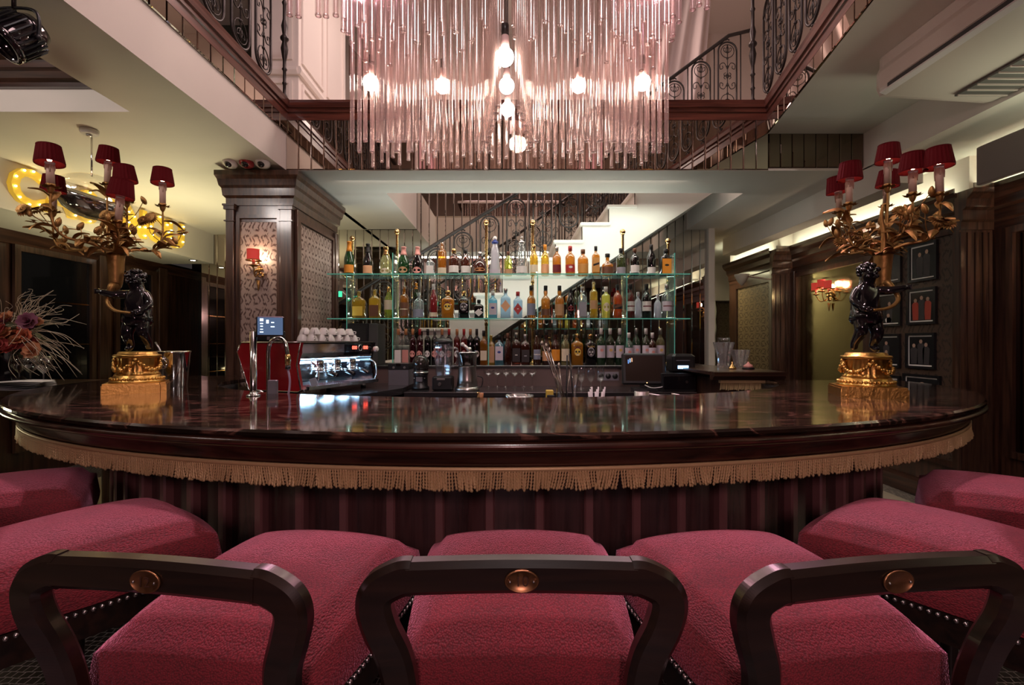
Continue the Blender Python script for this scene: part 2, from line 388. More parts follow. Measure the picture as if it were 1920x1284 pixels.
strip_row('trim_2', MIRRD, (vxr(YB), YB), (3.03, YB), ZL+.02, ZR, (0, -1), 8)
strip_row('trim_3', MIRR, (VX0, .2), (VX0, YB-.02), ZR, ZW, (1, 0), 30)
strip_row('trim_4', MIRR, (vxr(.2), .2), (vxr(YB-.02), YB-.02), ZR, ZW, (-.982, .187), 30)
rim = [(-.06, ZW), (.012, ZW), (.012, ZW+.06), (.022, ZW+.066), (.022, ZW+.095), (.036, ZW+.10), (.040, ZW+.135), (.046, ZT), (-.06, ZT)]
for nm, p0, p1, o, mt in (('trim_5', (VX0, YB), (vxr(YB), YB), (0, -1), REDWX), ('trim_6', (VX0, -2.5), (VX0, YB), (1, 0), REDWY), ('trim_7', (vxr(-2.5), -2.5), (vxr(YB), YB), (-.982, .187), REDWY)):
    struct(MB().extr(rim, p0, p1, o).build(nm, mt))

# ---- upper floor
m = MB(); m.box(-6, VX0, -3.2, 7.6, ZT-.03, ZT-.005); m.box(VX0, 3.25, YB, 4.774, ZT-.03, ZT-.005); m.box(3.03, 4.6, -3.2, 10, ZT-.03, ZT-.005)
struct(m.build('floor_upper', STONE))
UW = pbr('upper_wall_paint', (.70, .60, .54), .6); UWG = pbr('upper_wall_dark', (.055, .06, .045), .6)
struct(MB().box(-6, 4.6, -3.4, 10, 6.2, 6.4).build('ceiling_upper', WHITE2))
struct(MB().box(-5.0, -4.9, -3.2, 7.6, ZT-.03, 6.2).build('wall_upper_left', UWG))
struct(MB().box(-4.92, -4.86, 6.5, 7.2, ZT, 6.0).build('door_1', WHITE2))
struct(MB().box(4.1, 4.2, -3.2, 10, ZT-.03, 6.2).build('wall_upper_right', UW))
struct(MB().box(-5, 4.2, 7.5, 7.6, ZT-.03, 6.2).build('wall_upper_back', UW))
struct(MB().box(-5, -2.66, 7.3, 7.4, ZT-.03, 6.2).build('wall_upper_back_left', UWG))
struct(MB().box(-5, 4.2, -3.3, -3.2, ZT-.03, 6.2).build('wall_upper_front', UW))
# panelled white pier of the upper floor
pier = struct(MB().box(-2.66, -2.18, 4.9, 6.28, ZT-.01, 6.2).build('pillar_upper', WHITE2))
def pframe(axis, fixed, a0, a1, z0, z1, out, w=.035, d=.018):
    m = MB()
    for (b0, b1, c0, c1) in ((a0, a1, z0, z0+w), (a0, a1, z1-w, z1), (a0, a0+w, z0+w, z1-w), (a1-w, a1, z0+w, z1-w)):
        if axis == 'x': m.box(b0, b1, min(fixed, fixed+out*d), max(fixed, fixed+out*d), c0, c1)
        else: m.box(min(fixed, fixed+out*d), max(fixed, fixed+out*d), b0, b1, c0, c1)
    return m
for z0, z1 in ((3.52, 4.05), (4.26, 5.9)):
    pframe('x', 4.9, -2.60, -2.24, z0, z1, -1).build('panel_moulding', WHITE2, pier)
    for y0 in (4.97, 5.64): pframe('y', -2.18, y0, y0+.56, z0, z1, 1).build('panel_moulding', WHITE2, pier)
MB().extr([(0, 4.10), (.03, 4.10), (.045, 4.14), (.03, 4.18), (0, 4.18)], (-2.66, 4.9), (-2.18, 4.9), (0, -1)).build('dado_rail', WHITE2, pier)
MB().extr([(0, 4.10), (.03, 4.10), (.045, 4.14), (.03, 4.18), (0, 4.18)], (-2.18, 4.87), (-2.18, 6.28), (1, 0)).build('dado_rail', WHITE2, pier)
# dark panelled stair string on the far side of the pier
s = MB(); s.add([(-2.15, 6.32, 4.9), (-.9, 6.32, 3.5), (-.9, 6.32, 3.95), (-2.15, 6.32, 5.3), (-2.15, 6.4, 4.9), (-.9, 6.4, 3.5), (-.9, 6.4, 3.95), (-2.15, 6.4, 5.3)], [(0, 1, 2, 3), (7, 6, 5, 4), (0, 4, 5, 1), (1, 5, 6, 2), (2, 6, 7, 3), (3, 7, 4, 0)])
struct(s.build('trim_8', WOODX))

# ---- back mirror wall of narrow strips
struct(MB().box(-3.2, 2.62, 6.33, 6.43, 0, ZT).build('wall_back', pbr('wall_backing', (.05, .045, .04), .6)))
mb = strip_row('wall_back_mirror', MIRRB, (-2.6, 6.33), (2.58, 6.33), .9, 3.42, (0, -1), 48)
struct(MB().box(2.56, 2.64, 6.25, 10, 0, ZL).build('wall_passage', WHITE))
struct(MB().box(2.5, 4.6, 9.2, 9.3, 0, ZL).build('wall_passage_end', damask('passage_paper', (.075, .05, .026), (.115, .08, .045), .2, .3)))
struct(MB().box(2.64, 4.6, 9.0, 9.2, 2.16, ZL).build('beam_passage', WHITE))
# pale fluffy curtain in the passage
m = MB(); m.grid(lambda u, v: (3.36+.42*u+.02*sin(u*34+v*9), 8.9+.05*sin(u*26)+.02*sin(v*40), .1+2.05*v), 60, 30)
tag(m.build('passage_curtain', pbr('pale_curtain', (.62, .60, .50), .9)), 'pale fluffy curtain hanging at the end of the passage', 'curtain')

# ---- walls of the right side in stepped bays, dark panelling
CZ = 2.565
crown = [(0, CZ-.30), (.015, CZ-.30), (.015, CZ-.24), (.03, CZ-.225), (.03, CZ-.15), (.055, CZ-.13), (.065, CZ-.07), (.11, CZ-.03), (.125, CZ), (.125, CZ+.035), (.117, CZ+.035), (.117, CZ), (0, CZ)]
WP = damask('wallpaper_dark', (.030, .018, .013), (.075, .045, .030), .2, .3, 'y')
WPG = damask('wallpaper_bronze', (.055, .032, .018), (.17, .115, .062), .32, .21, 'y')
bays = [(3.454, 6.23, 7.6), (3.64, 3.82, 6.23), (3.817, -3.2, 3.82)]
for i, (bx, y0, y1) in enumerate(bays):
    struct(MB().box(bx, 4.6, y0, y1, 0, ZL).build('wall_right', WHITE if i < 0 else UW))
    struct(MB().box(bx-.012, bx, y0, y1, 0, CZ-.2).build('wall_right_panelling', WOOD))
    struct(MB().extr(crown, (bx, y1), (bx, y0), (-1, 0)).build('trim_9', WOODY))
    struct(MB().extr([(0, 0), (.03, 0), (.03, .14), (.02, .17), (0, .17)], (bx-.012, y1), (bx-.012, y0), (-1, 0)).build('baseboard_right', WOODY))
    # returns that face the room
    struct(MB().box(bx-.10, bx+.19, y0-.02, y0+.02, 0, CZ).build('wall_right_return', WALNUT))
    struct(MB().extr(crown, (bx-.10, y0-.02), (bx+.19, y0-.02), (0, -1)).build('trim_10', WALNUT))
    m = MB()
    for xx in (bx-.085, bx-.03, bx+.03, bx+.09, bx+.14): m.extr([(0, .2), (.012, .2), (.012, CZ-.32), (0, CZ-.32)], (xx-.012, y0-.02), (xx+.012, y0-.02), (0, -1))
    struct(m.build('trim_11', WALNUT))
# damask panel of the far bay
def wall_panel(name, mat, y0, y1, z0, z1, x, fr=.05, matf=WOOD, kids=True):
    r = struct(MB().box(x-.004, x, y0, y1, z0, z1).build(name, mat))
    pframe('y', x, y0-fr, y1+fr, z0-fr, z1+fr, -1, fr, .03).build('panel_frame', matf, r)
    return r
wall_panel('wall_right_damask', WPG, 6.38, 7.3, .55, CZ-.38, 3.454-.014)
wall_panel('wall_right_mirror', ANTIQ, 4.92, 6.08, .75, CZ-.36, 3.64-.014)
wall_panel('wall_right_photo_paper', WP, 3.92, 4.78, .4, CZ-.30, 3.64-.014)
wall_panel('wall_right_dark_mirror', MIRRD, 2.2, 3.62, .55, CZ-.36, 3.817-.014)
for ys in (4.85, 6.16):
    struct(MB().bbox(3.64-.05, 3.64-.01, ys-.05, ys+.05, .17, CZ-.28).build('trim_12', WOOD))
# hidden strip lights on the crown
for (bx, y0, y1) in bays:
    y0 = max(y0, -.5)
    tag(MB().box(bx-.108, bx-.088, y0+.15, y1-.05, CZ+.001, CZ+.010).build('strip_light', LED), 'slim strip light lying on the dark cornice of the '+{3.454: 'damask', 3.64: 'photograph', 3.817: 'nearest'}[bx]+' wall bay', 'light', 'cornice strip lights')

# ---- left side: curved bulkhead, dark wall below, mirror return
struct(MB().box(-6, -4.1, -3.2, 6.6, 2.455, ZL+.02).build('beam_left', WHITE))
struct(MB().box(-5.0, -4.9, -3.2, 7.6, 0, 2.5).build('wall_left', WOOD))
struct(MB().box(-5.0, VX0-.6, 7.5, 7.6, 0, ZL).build('wall_back_left', pbr('dark_wall', (.012, .010, .010), .3)))
strip_row('wall_back_left_mirror', MIRR, (-4.28, 6.62), (-3.72, 6.62), .3, ZL, (0, -1), 5)
struct(MB().box(-4.28, -3.72, 6.625, 6.7, 0, ZL).build('wall_left_return', WOOD))
strip_row('wall_back_left_glass', DGLASS, (-3.7, 7.48), (-2.3, 7.48), .1, 2.4, (0, -1), 10)
for i, (y0, y1) in enumerate([(2.2, 3.2), (3.55, 4.25), (4.75, 5.55), (5.95, 6.5)]):
    r = struct(MB().box(-4.90, -4.885, y0, y1, .35, 2.28).build('door_%d' % (i+2), DGLASS))
    pframe('y', -4.885, y0-.06, y1+.06, .29, 2.34, 1, .06, .03).build('door_frame', WALNUT, r)
    for z in (.9, 1.35, 1.8): MB().box(-4.885, -4.88, y0, y1, z, z+.012).build('glazing_bar', BRASS, r)
    struct(MB().bbox(-4.9, -4.83, y1+.08, y1+.24, 0, 2.45).build('trim_13', WALNUT))
struct(MB().extr([(0, 2.34), (.04, 2.34), (.07, 2.40), (.10, 2.455), (0, 2.455)], (-4.9, -3.2), (-4.9, 7.5), (1, 0)).build('trim_14', WOODY))

# ---- rooms behind the viewer, seen only in mirrors
struct(MB().box(-6, 4.6, -3.5, -3.3, 0, 3.45).build('wall_front', WALNUT))
struct(MB().box(-1.95, .9, -3.3, -3.2, ZL, ZT).build('beam_front', WHITE))

# ---- square pillar with damask panels
CX0, CX1, CY0, CY1 = -2.42, -1.87, 4.09, 5.10
WPC = damask('wallpaper_silver', (.085, .045, .036), (.34, .25, .21), .15, .25, 'x'); WPCY = damask('wallpaper_silver_side', (.085, .045, .036), (.34, .25, .21), .15, .25, 'y')
pil = struct(MB().box(CX0, CX1, CY0, CY1, 0, 2.70).build('pillar', WALNUT))
MB().box(-2.31, -1.995, CY0-.004, CY0, 1.0, 2.40).build('wallpaper_panel', WPC, pil)
pframe('x', CY0, -2.34, -1.965, .97, 2.46, -1, .03, .022).build('panel_frame', WALNUT, pil)
MB().box(CX1, CX1+.004, 4.22, 4.96, 1.0, 2.42).build('wallpaper_panel', WPCY, pil)
pframe('y', CX1, 4.18, 5.0, .97, 2.46, 1, .03, .022).build('panel_frame', WALNUT, pil)
for (xa, xb) in ((CX0-.004, CX0+.062), (CX1-.095, CX1+.004)):
    MB().bbox(xa, xb, CY0-.03, CY0-.001, .9, 2.52).build('pilaster', WALNUT, pil)
    m = MB(); m.box(xa-.012, xb+.012, CY0-.042, CY0, 2.50, 2.53); m.box(xa-.018, xb+.018, CY0-.05, CY0, 2.53, 2.545); m.box(xa-.01, xb+.01, CY0-.04, CY0, 2.40, 2.41); m.build('capital', WALNUT, pil)
for y in (4.12, 5.02): MB().bbox(CX1+.001, CX1+.03, y, y+.07, .9, 2.52).build('pilaster', WALNUT, pil)
pc = [(0, 2.54), (.02, 2.54), (.02, 2.60), (.05, 2.62), (.06, 2.68), (.085, 2.70), (.10, 2.75), (.125, 2.78), (.125, 2.82), (0, 2.82)]
def ringcrown(x0, x1, y0, y1, prof):
    m = MB(); n = len(prof); vs = []
    for o, z in prof:
        o *= .6; vs += [(x0-o, y0-o, z), (x1+o, y0-o, z), (x1+o, y1+o, z), (x0-o, y1+o, z)]
    fs = []
    for i in range(n-1):
        for k in range(4): fs.append((i*4+k, i*4+(k+1) % 4, i*4+4+(k+1) % 4, i*4+4+k))
    fs.append(tuple((n-1)*4+k for k in range(4))); m.add(vs, fs); return m
ringcrown(CX0, CX1, CY0, CY1, pc[:-1]+[(.0, 2.82)]).build('crown', WALNUT, pil)
ringcrown(CX0, CX1, CY0, CY1, [(.0, .90), (.05, .90), (.05, .95), (.03, .97), (0, .99)]).build('dado_rail', WALNUT, pil)

# ---- the white staircase behind the back bar
SX0, RUN, RISE, SY = -2.99, .289, .19, 5.2
m = MB()
for k in range(18):
    x0 = SX0+RUN*k; z = RISE*(k+1); lo = max(0, z-.52); lo2 = max(0, z-.52-RISE*.0)
    za, zb = max(0, RISE*k-.40), max(0, RISE*(k+1)-.40)
    vs = [(x0, SY, za), (x0+RUN, SY, zb), (x0+RUN, SY, z), (x0, SY, z), (x0, SY+1.05, za), (x0+RUN, SY+1.05, zb), (x0+RUN, SY+1.05, z), (x0, SY+1.05, z)]
    m.add(vs, [(0, 1, 2, 3), (7, 6, 5, 4), (0, 4, 5, 1), (3, 2, 6, 7), (0, 3, 7, 4), (1, 5, 6, 2)])
STAIRW = pbr('white_stair_paint', (.74, .72, .65), .5)
st = struct(m.build('wall_stair', STAIRW))
tr = MB().bbox(-.03, RUN+.01, -.03, 1.06, -.022, .012, .006).mesh('tread', STAIRW)
for k in range(18): link('tread', tr, st, (SX0+RUN*k, SY, RISE*(k+1)))
# ------------------------------------------------------------------ the oval bar
BC, BA, BB = 3.52, 2.94, 2.057
BXO = -.09
BZ = 1.097
def ell(th, o=0.0, a=BA, b=BB, c=BC):
    # th = 0 towards the viewer, +-90 deg at the wings; o outward offset
    x, y = a*sin(th), -b*cos(th)
    nx, ny = sin(th)/a, -cos(th)/b; l = sqrt(nx*nx+ny*ny)
    return (BXO+x+o*nx/l, c+y+o*ny/l)
def sweep(prof, th0, th1, n, a=BA, b=BB, smooth=True, c=BC):
    m = MB(); k = len(prof)
    vs = [ell(th0+(th1-th0)*i/n, o, a, b, c)+(z,) for i in range(n+1) for o, z in prof]
    fs = [(i*k+j, i*k+(j+1) % k, (i+1)*k+(j+1) % k, (i+1)*k+j) for i in range(n) for j in range(k)]
    m.add(vs, fs, smooth); m.f += [tuple(range(k-1, -1, -1)), tuple(n*k+j for j in range(k))]; m.sm += [False, False]
    return m
def marble():
    m, t, out = nt('dark_marble'); b = N(t, 'ShaderNodeBsdfPrincipled'); L(t, b.outputs[0], out.inputs[0])
    tc = N(t, 'ShaderNodeTexCoord'); mp = N(t, 'ShaderNodeMapping'); mp.inputs['Scale'].default_value = (.8, 2.6, 1); mp.inputs['Rotation'].default_value = (0, 0, .25); L(t, tc.outputs['Object'], mp.inputs[0])
    n1 = N(t, 'ShaderNodeTexNoise', i_Scale=2.2, i_Detail=8.0, i_Distortion=1.6); L(t, mp.outputs[0], n1.inputs['Vector'])
    cr = N(t, 'ShaderNodeValToRGB'); e = cr.color_ramp.elements; e[0].position = .0; e[0].color = (.010, .007, .005, 1); e[1].position = 1; e[1].color = (.016, .010, .008, 1)
    for p, col in ((.46, (.012, .008, .006, 1)), (.497, (.13, .065, .045, 1)), (.515, (.03, .016, .012, 1)), (.60, (.022, .013, .009, 1)), (.66, (.014, .009, .007, 1))):
        q = e.new(p); q.color = col
    L(t, n1.outputs[0], cr.inputs[0]); L(t, cr.outputs[0], b.inputs['Base Color'])
    b.inputs['Roughness'].default_value = .09; b.inputs['IOR'].default_value = 1.68; b.inputs['Coat Weight'].default_value = .25; b.inputs['Coat Roughness'].default_value = .05
    return m
MARBLE = marble()
bar = thing('bar_counter', 'large oval bar with dark marble top, gold bullion fringe and panelled wooden front', 'bar counter', (0, 0, 0))
T = radians(91)
# top slab : ring between outer edge and inner opening
IA, IB = 1.96, 1.10
m = MB(); n = 96; zt, zb = BZ, BZ-.026
rings = []
for i in range(n+1):
    th = -T+2*T*i/n
    inn = ell(th, 0, IA, IB); 
    rings.append([inn+(zb,), inn+(zt-.004,), (inn[0]*1.0, inn[1]-.004*0, zt), ell(th, -.008)+(zt,), ell(th, 0)+(zt-.008,), ell(th, 0)+(zt-.018,), ell(th, -.010)+(zb,)])
k = 7
m.add([p for r in rings for p in r], [(i*k+j, i*k+(j+1) % k, (i+1)*k+(j+1) % k, (i+1)*k+j) for i in range(n) for j in range(k)])
m.box(-BA+BXO, -IA+BXO, BC+.03, 4.0, zb, zt)
m.build('marble_top', MARBLE, bar)
sweep([(-.06, BZ-.028), (-.012, BZ-.028), (.002, BZ-.036), (.004, BZ-.046), (-.006, BZ-.056), (-.022, BZ-.062), (-.06, BZ-.062)], -T, T, 96).build('edge_moulding', WOODX, bar)
sweep([(-.11, BZ-.062), (-.035, BZ-.062), (-.05, BZ-.075), (-.062, BZ-.11), (-.066, BZ-.125), (-.11, BZ-.125)], -T, T, 96).build('apron', WOODX, bar)
sweep([(-.9, BZ-.05), (-.10, BZ-.05), (-.10, BZ-.026), (-.9, BZ-.026)], -T, T, 64).build('substrate', BLACK, bar)
# inner rim moulding on the barman's side
sweep([(-.03, BZ-.10), (.02, BZ-.10), (.02, BZ-.027), (-.03, BZ-.027)], -T, T, 64, IA, IB).build('inner_moulding', BLACK, bar)
# bullion fringe : heading band and twisted cords
FRG = pbr('gold_bullion_cord', (.70, .53, .27), .42, .25)
sweep([(-.064, BZ-.133), (-.056, BZ-.133), (-.055, BZ-.118), (-.064, BZ-.118)], -T, T, 96).build('fringe_heading', FRG, bar)
def cords(pts, length, mat, parent, r=.0046, tw=6, sd=3):
    rnd = random.Random(sd); mb = MB()
    lean = 0.0
    for i, (x, y, z, dx, dy) in enumerate(pts):
        if i % 14 == 0: lean = rnd.uniform(-.012, .012)
        ln = length*rnd.uniform(.88, 1.04); l2 = lean+rnd.uniform(-.003, .003); out = rnd.uniform(-.002, .004)
        nn = tw*2
        path = [(x+dx*l2*(q/nn)**1.6-dy*out*(q/nn), y+dy*l2*(q/nn)**1.6+dx*out*(q/nn), z-ln*q/nn) for q in range(nn+1)]
        mb.tube(path, [r*(1.2 if q % 2 else .55) for q in range(nn+1)], 5)
    return tag(mb.build('fringe_cords', mat, parent), kind='stuff')
pts = []; th = -T*.99; rr = random.Random(5)
while th < T*.99:
    for row in (0, 1)[:2 if int(th*2000) % 3 else 1]:
        x, y = ell(th+(.0017 if row else 0), -.060-.004*row); x2, y2 = ell(th+.002, -.06); dl = sqrt((x2-x)**2+(y2-y)**2) or 1
        pts.append((x, y, BZ-.128, (x2-x)/dl, (y2-y)/dl))
    ds = sqrt((BA*cos(th))**2+(BB*sin(th))**2); th += .0092/ds
cords(pts, .066, FRG, bar)
# front : boards and proud battens around the base
PA, PB = 2.48, 1.56
ths = []; th = 0.0
while th < radians(86): ths.append(th); th += .2/sqrt((PA*cos(th))**2+(PB*sin(th))**2)
ths = [-t for t in ths[::-1][:-1]]+ths
hb = .095
for i in range(len(ths)-1):
    a0, a1 = ths[i], ths[i+1]
    sweep([(-.04, .12), (0, .12), (.002, .125), (.002, BZ-.08), (-.04, BZ-.08)], a0+.004, a1-.004, 3, PA, PB, False).build('front_board', BARW, bar)
bm = MB(); w = .020
bm.prism([(-w, -.01), (w, -.01), (w, .036), (w-.006, .044), (-w+.006, .044), (-w, .036)], .12, BZ-.08)
bme = bm.mesh('batten', pbr('polished_batten', (.21, .090, .090), .2, 0, 1))  # lighter base colour carries the highlights on the batten sides
for t_ in ths:
    x, y = ell(t_, 0, PA, PB); x2, y2 = ell(t_, 1, PA, PB)
    link('batten', bme, bar, (x, y, 0), (0, 0, atan2(y2-y, x2-x)-pi/2))
# tiled toe kick
sweep([(-.04, 0), (.012, 0), (.012, .10), (.03, .105), (.03, .12), (-.04, .12)], -T, T, 80, PA, PB, False).build('toe_kick', MOSAIC, bar)

# ------------------------------------------------------------------ back counter, ledge and side return
CTZ, LGZ = .966, 1.16
DARKST = pbr('dark_counter_stone', (.030, .026, .028), .22, 0, .3)
TAUPE = pbr('taupe_splash', (.17, .115, .105), .4)
bc = thing('back_counter', 'low dark work counter under the bottle shelves with steel edge', 'counter', (0, 4.2, 0))
def pb(mb, name, mat, parent): 
    l = parent.location; return mb.xf(lambda p: (p[0]-l[0], p[1]-l[1], p[2]-l[2])).build(name, mat, parent)
pb(MB().box(-.87, 1.50, 3.99, 4.5, 0, CTZ-.04), 'carcass', BLACK, bc)
pb(MB().bbox(-.89, 1.52, 3.95, 4.5, CTZ-.04, CTZ), 'worktop', DARKST, bc)
pb(MB().box(-.89, 1.52, 3.945, 3.951, CTZ-.006, CTZ+.001), 'steel_edge', STEEL, bc)
pb(MB().box(-1.80, 1.89, 4.5, 4.53, CTZ, LGZ-.025), 'splashback', TAUPE, bc)
lg = thing('bottle_ledge', 'long dark raised ledge behind the work counter carrying the lowest row of bottles', 'ledge', (0, 4.8, 0))
pb(MB().bbox(-1.80, 1.89, 4.48, 5.12, LGZ-.025, LGZ), 'ledge_top', DARKST, lg)
pb(MB().box(-1.80, 1.89, 4.53, 5.08, 0, LGZ-.025), 'ledge_body', BLACK, lg)
br_ = thing('side_bar', 'dark wooden side bar with overhanging top and short gold fringe', 'bar counter', (1.75, 3.9, 0))
pb(MB().box(1.55, 1.93, 3.58, 4.4, 0, 1.10), 'cabinet', WOOD, br_)
pb(MB().extr([(0, 1.10), (.05, 1.10), (.07, 1.125), (.085, 1.13), (.085, 1.16), (0, 1.16)], (1.47, 3.57), (2.0, 3.57), (0, -1)), 'front_moulding', WOODX, br_)
pb(MB().bbox(1.46, 2.01, 3.56, 4.45, 1.135, 1.162), 'top', WOODX, br_)
pb(MB().box(1.54, 1.94, 3.545, 3.58, 1.075, 1.10), 'fringe_heading', FRG, br_)
o = cords([(1.55+.0092*i, 3.56, 1.08, 1, 0) for i in range(42)], .062, FRG, br_, sd=9); o.location = (-1.75, -3.9, 0)
# corner counter carrying the coffee machine
cc = thing('coffee_counter', 'dark corner counter under the red coffee machine', 'counter', (-1.6, 3.7, 0))
pb(MB().prism([(-1.72, 3.1), (-1.22, 3.1), (-.9, 3.95), (-.9, 4.44), (-1.78, 4.44), (-1.78, 4.0), (-1.97, 4.0), (-1.95, 3.32)], .95, 1.0), 'worktop', DARKST, cc)
pb(MB().prism([(-1.68, 3.16), (-1.26, 3.16), (-.95, 4.0), (-.95, 4.4), (-1.74, 4.4), (-1.74, 3.96), (-1.92, 3.96), (-1.9, 3.36)], 0, .95), 'carcass', BLACK, cc)
# inner sink bench behind the bar
sb = thing('sink_bench', 'steel under-bar bench behind the marble top', 'bench', (0, 2.85, 0))
pb(MB().bbox(-.95, 1.2, 2.62, 3.05, .86, .90), 'bench_top', STEEL, sb)
for x in (-.9, .1, 1.14): pb(MB().box(x-.02, x+.02, 2.66, 3.0, 0, .86), 'leg', STEEL, sb)

# ------------------------------------------------------------------ stools
def velvet():
    m, t, out = nt('raspberry_chenille'); b = N(t, 'ShaderNodeBsdfPrincipled'); L(t, b.outputs[0], out.inputs[0])
    tc = N(t, 'ShaderNodeTexCoord')
    mp = N(t, 'ShaderNodeMapping'); mp.inputs['Scale'].default_value = (1, .62, 1); mp.inputs['Rotation'].default_value = (0, 0, .12); L(t, tc.outputs['Object'], mp.inputs[0])
    vo = N(t, 'ShaderNodeTexVoronoi', i_Scale=300.0); L(t, mp.outputs[0], vo.inputs['Vector'])
    nz = N(t, 'ShaderNodeTexNoise', i_Scale=11.0, i_Detail=3.0); L(t, tc.outputs['Object'], nz.inputs['Vector'])
    r = N(t, 'ShaderNodeMapRange', i_1=.0, i_2=.8, i_3=1.2, i_4=.5); L(t, vo.outputs['Distance'], r.inputs[0])
    r2 = N(t, 'ShaderNodeMapRange', i_1=.3, i_2=.7, i_3=.8, i_4=1.2); L(t, nz.outputs[0], r2.inputs[0])
    mul = mathn(t, 'MULTIPLY', r.outputs[0], r2.outputs[0])
    mx = N(t, 'ShaderNodeMix', data_type='RGBA', blend_type='MULTIPLY'); mx.inputs[0].default_value = 1; mx.inputs[6].default_value = (.165, .006, .014, 1); L(t, mul, mx.inputs[7])
    L(t, mx.outputs[2], b.inputs['Base Color']); b.inputs['Roughness'].default_value = .85
    b.inputs['Sheen Weight'].default_value = .75; b.inputs['Sheen Roughness'].default_value = .30; b.inputs['Sheen Tint'].default_value = (1, .40, .60, 1)
    bp = N(t, 'ShaderNodeBump', i_Strength=.5, i_Distance=.004); bp.invert = True; L(t, vo.outputs['Distance'], bp.inputs['Height']); L(t, bp.outputs[0], b.inputs['Normal'])
    return m
VELVET = velvet()
BADGE = pbr('bronze_badge', (.30, .15, .07), .35, .9)
def stool_cushion():
    wf, wb, dp, z0, cr = .252, .222, .270, .742, .143
    def shape(u, v):
        s, t_ = 2*u-1, 2*v-1
        # square to rounded square
        k = .17
        x = s*sqrt(1-k*t_*t_/2)/1.0; y = t_*sqrt(1-k*s*s/2)
        w = wb+(wf-wb)*(y+1)/2
        e = max(abs(s), abs(t_))
        h = cr*(1-.12*s*s-.10*s**6-.10*t_*t_-.12*t_**6)
        if e > .999: h = 0.0
        elif e > .93: h = h*.30
        elif e > .84: h = h*.80
        bulge = 1.0+(.025 if .8 < e < .97 else 0)
        return (x*w*bulge, y*dp*bulge+.025, z0+h)
    m = MB(); m.grid(shape, 28, 28); 
    return m
def rect_sweep(path, w, d, z=None):
    # path in the XZ plane, section w in plane, d along y, chamfered
    m = MB(); n = len(path); ch = .009
    sec = [(-w/2+ch, -d/2), (w/2-ch, -d/2), (w/2, -d/2+ch), (w/2, d/2-ch), (w/2-ch, d/2), (-w/2+ch, d/2), (-w/2, d/2-ch), (-w/2, -d/2+ch)]
    vs = []
    for i in range(n):
        a, b = path[max(i-1, 0)], path[min(i+1, n-1)]; tx, tz = b[0]-a[0], b[2]-a[2]; l = sqrt(tx*tx+tz*tz); nx, nz = -tz/l, tx/l
        for s, q in sec: vs.append((path[i][0]+nx*s, path[i][1]+q, path[i][2]+nz*s))
    k = 8
    m.add(vs, [(i*k+j, i*k+(j+1) % k, (i+1)*k+(j+1) % k, (i+1)*k+j) for i in range(n-1) for j in range(k)], False)
    m.f += [tuple(range(k-1, -1, -1)), tuple((n-1)*k+j for j in range(k))]; m.sm += [False, False]
    return m
cush = stool_cushion().mesh('cushion', VELVET)
rail = MB(); rail.prism([(-.215, -.245), (.215, -.245), (.244, .243), (-.244, .243)], .665, .738); railm = rail.mesh('seat_rail', STOOLW)
nm = MB()
def nailrow(p, q, n):
    for i in range(n):
        t_ = (i+.5)/n; nm.sph((p[0]+(q[0]-p[0])*t_, p[1]+(q[1]-p[1])*t_, .729), .0058, 6, 4)
c_ = [(-.216, -.247), (.216, -.247), (.246, .245), (-.246, .245)]
for i in range(4): nailrow(c_[i], c_[(i+1) % 4], 30)
nailm = nm.mesh('nailhead_trim', STEEL)
yb = -.30
up = bez([(-.198, yb+.045, .68), (-.196, yb+.03, .80), (-.203, yb+.015, .87), (-.222, yb+.003, .925), (-.231, yb, .965), (-.221, yb, .990), (-.190, yb, 1.0065), (-.172, yb, 1.008)], 84)
UPM = rect_sweep(up, .056, .036).mesh('back_upright', STOOLW)
UPM2 = rect_sweep([(-p[0], p[1], p[2]) for p in up[::-1]], .056, .036).mesh('back_upright', STOOLW)
RAILM = rect_sweep([(-.178+.356*i/12, yb, 1.008+.004*sin(pi*i/12)) for i in range(13)], .052, .038).mesh('top_rail', STOOLW)
LEGM = MB().lathe([(.016, 0), (.02, .02), (.022, .3), (.026, .55), (.028, .665)], 10).mesh('leg', STOOLW)
FRM = MB().tube([(-.215, 0, 0), (.215, 0, 0)], .012).mesh('foot_rest', STOOLW)
bd = MB(); bd.lathe([(.026, 0), (.027, .002), (.0245, .004), (.024, .003), (.0001, .003)], 24); bd.xf(lambda p: (p[0], -p[2], p[1]*.66)); BDM = bd.mesh('badge', BADGE)
sc_ = MB().sph((0, 0, 0), .0022, 8, 4).mesh('screw', STEEL)
def stool(x, y, rz, label, number=None, back=True):
    s = thing('bar_stool', label, 'stool', (x, y, 0), rz, 'bar stools around the counter')
    link('cushion', cush, s); link('seat_rail', railm, s); tag(link('nailhead_trim', nailm, s), kind='stuff')
    link('back_upright', UPM, s); link('back_upright', UPM2, s); link('top_rail', RAILM, s)
    for lx, ly in ((-.2, -.215), (.2, -.215), (.225, .215), (-.225, .215)): link('leg', LEGM, s, (lx, ly, 0))
    link('foot_rest', FRM, s, (0, .215, .3)); link('foot_rest', FRM, s, (0, -.215, .25))
    b = tag(link('badge', BDM, s, (0, yb-.0195, 1.010)), 'small oval number badge')
    for sx in (-.018, .018): link('screw', sc_, b, (sx, -.004, 0))
    if number: text('number', number, .022, pbr('engraved', (.05, .02, .01), .5), b, (0, -.0042, 0), ext=.0004)
    return s
stool(.015, 1.055, 0, 'bar stool at the middle of the bar, bronze badge 10 on its dark back', '10')
stool(-.515, 1.05, radians(-8), 'bar stool next to the middle one, towards the gilded plinth with ice bucket, badge 12', '12')
stool(.545, 1.05, radians(8), 'bar stool next to the middle one, towards the photo wall, blank badge')
stool(-1.20, 1.30, radians(-34), 'raspberry stool second from the middle, on the floral arrangement side', None)
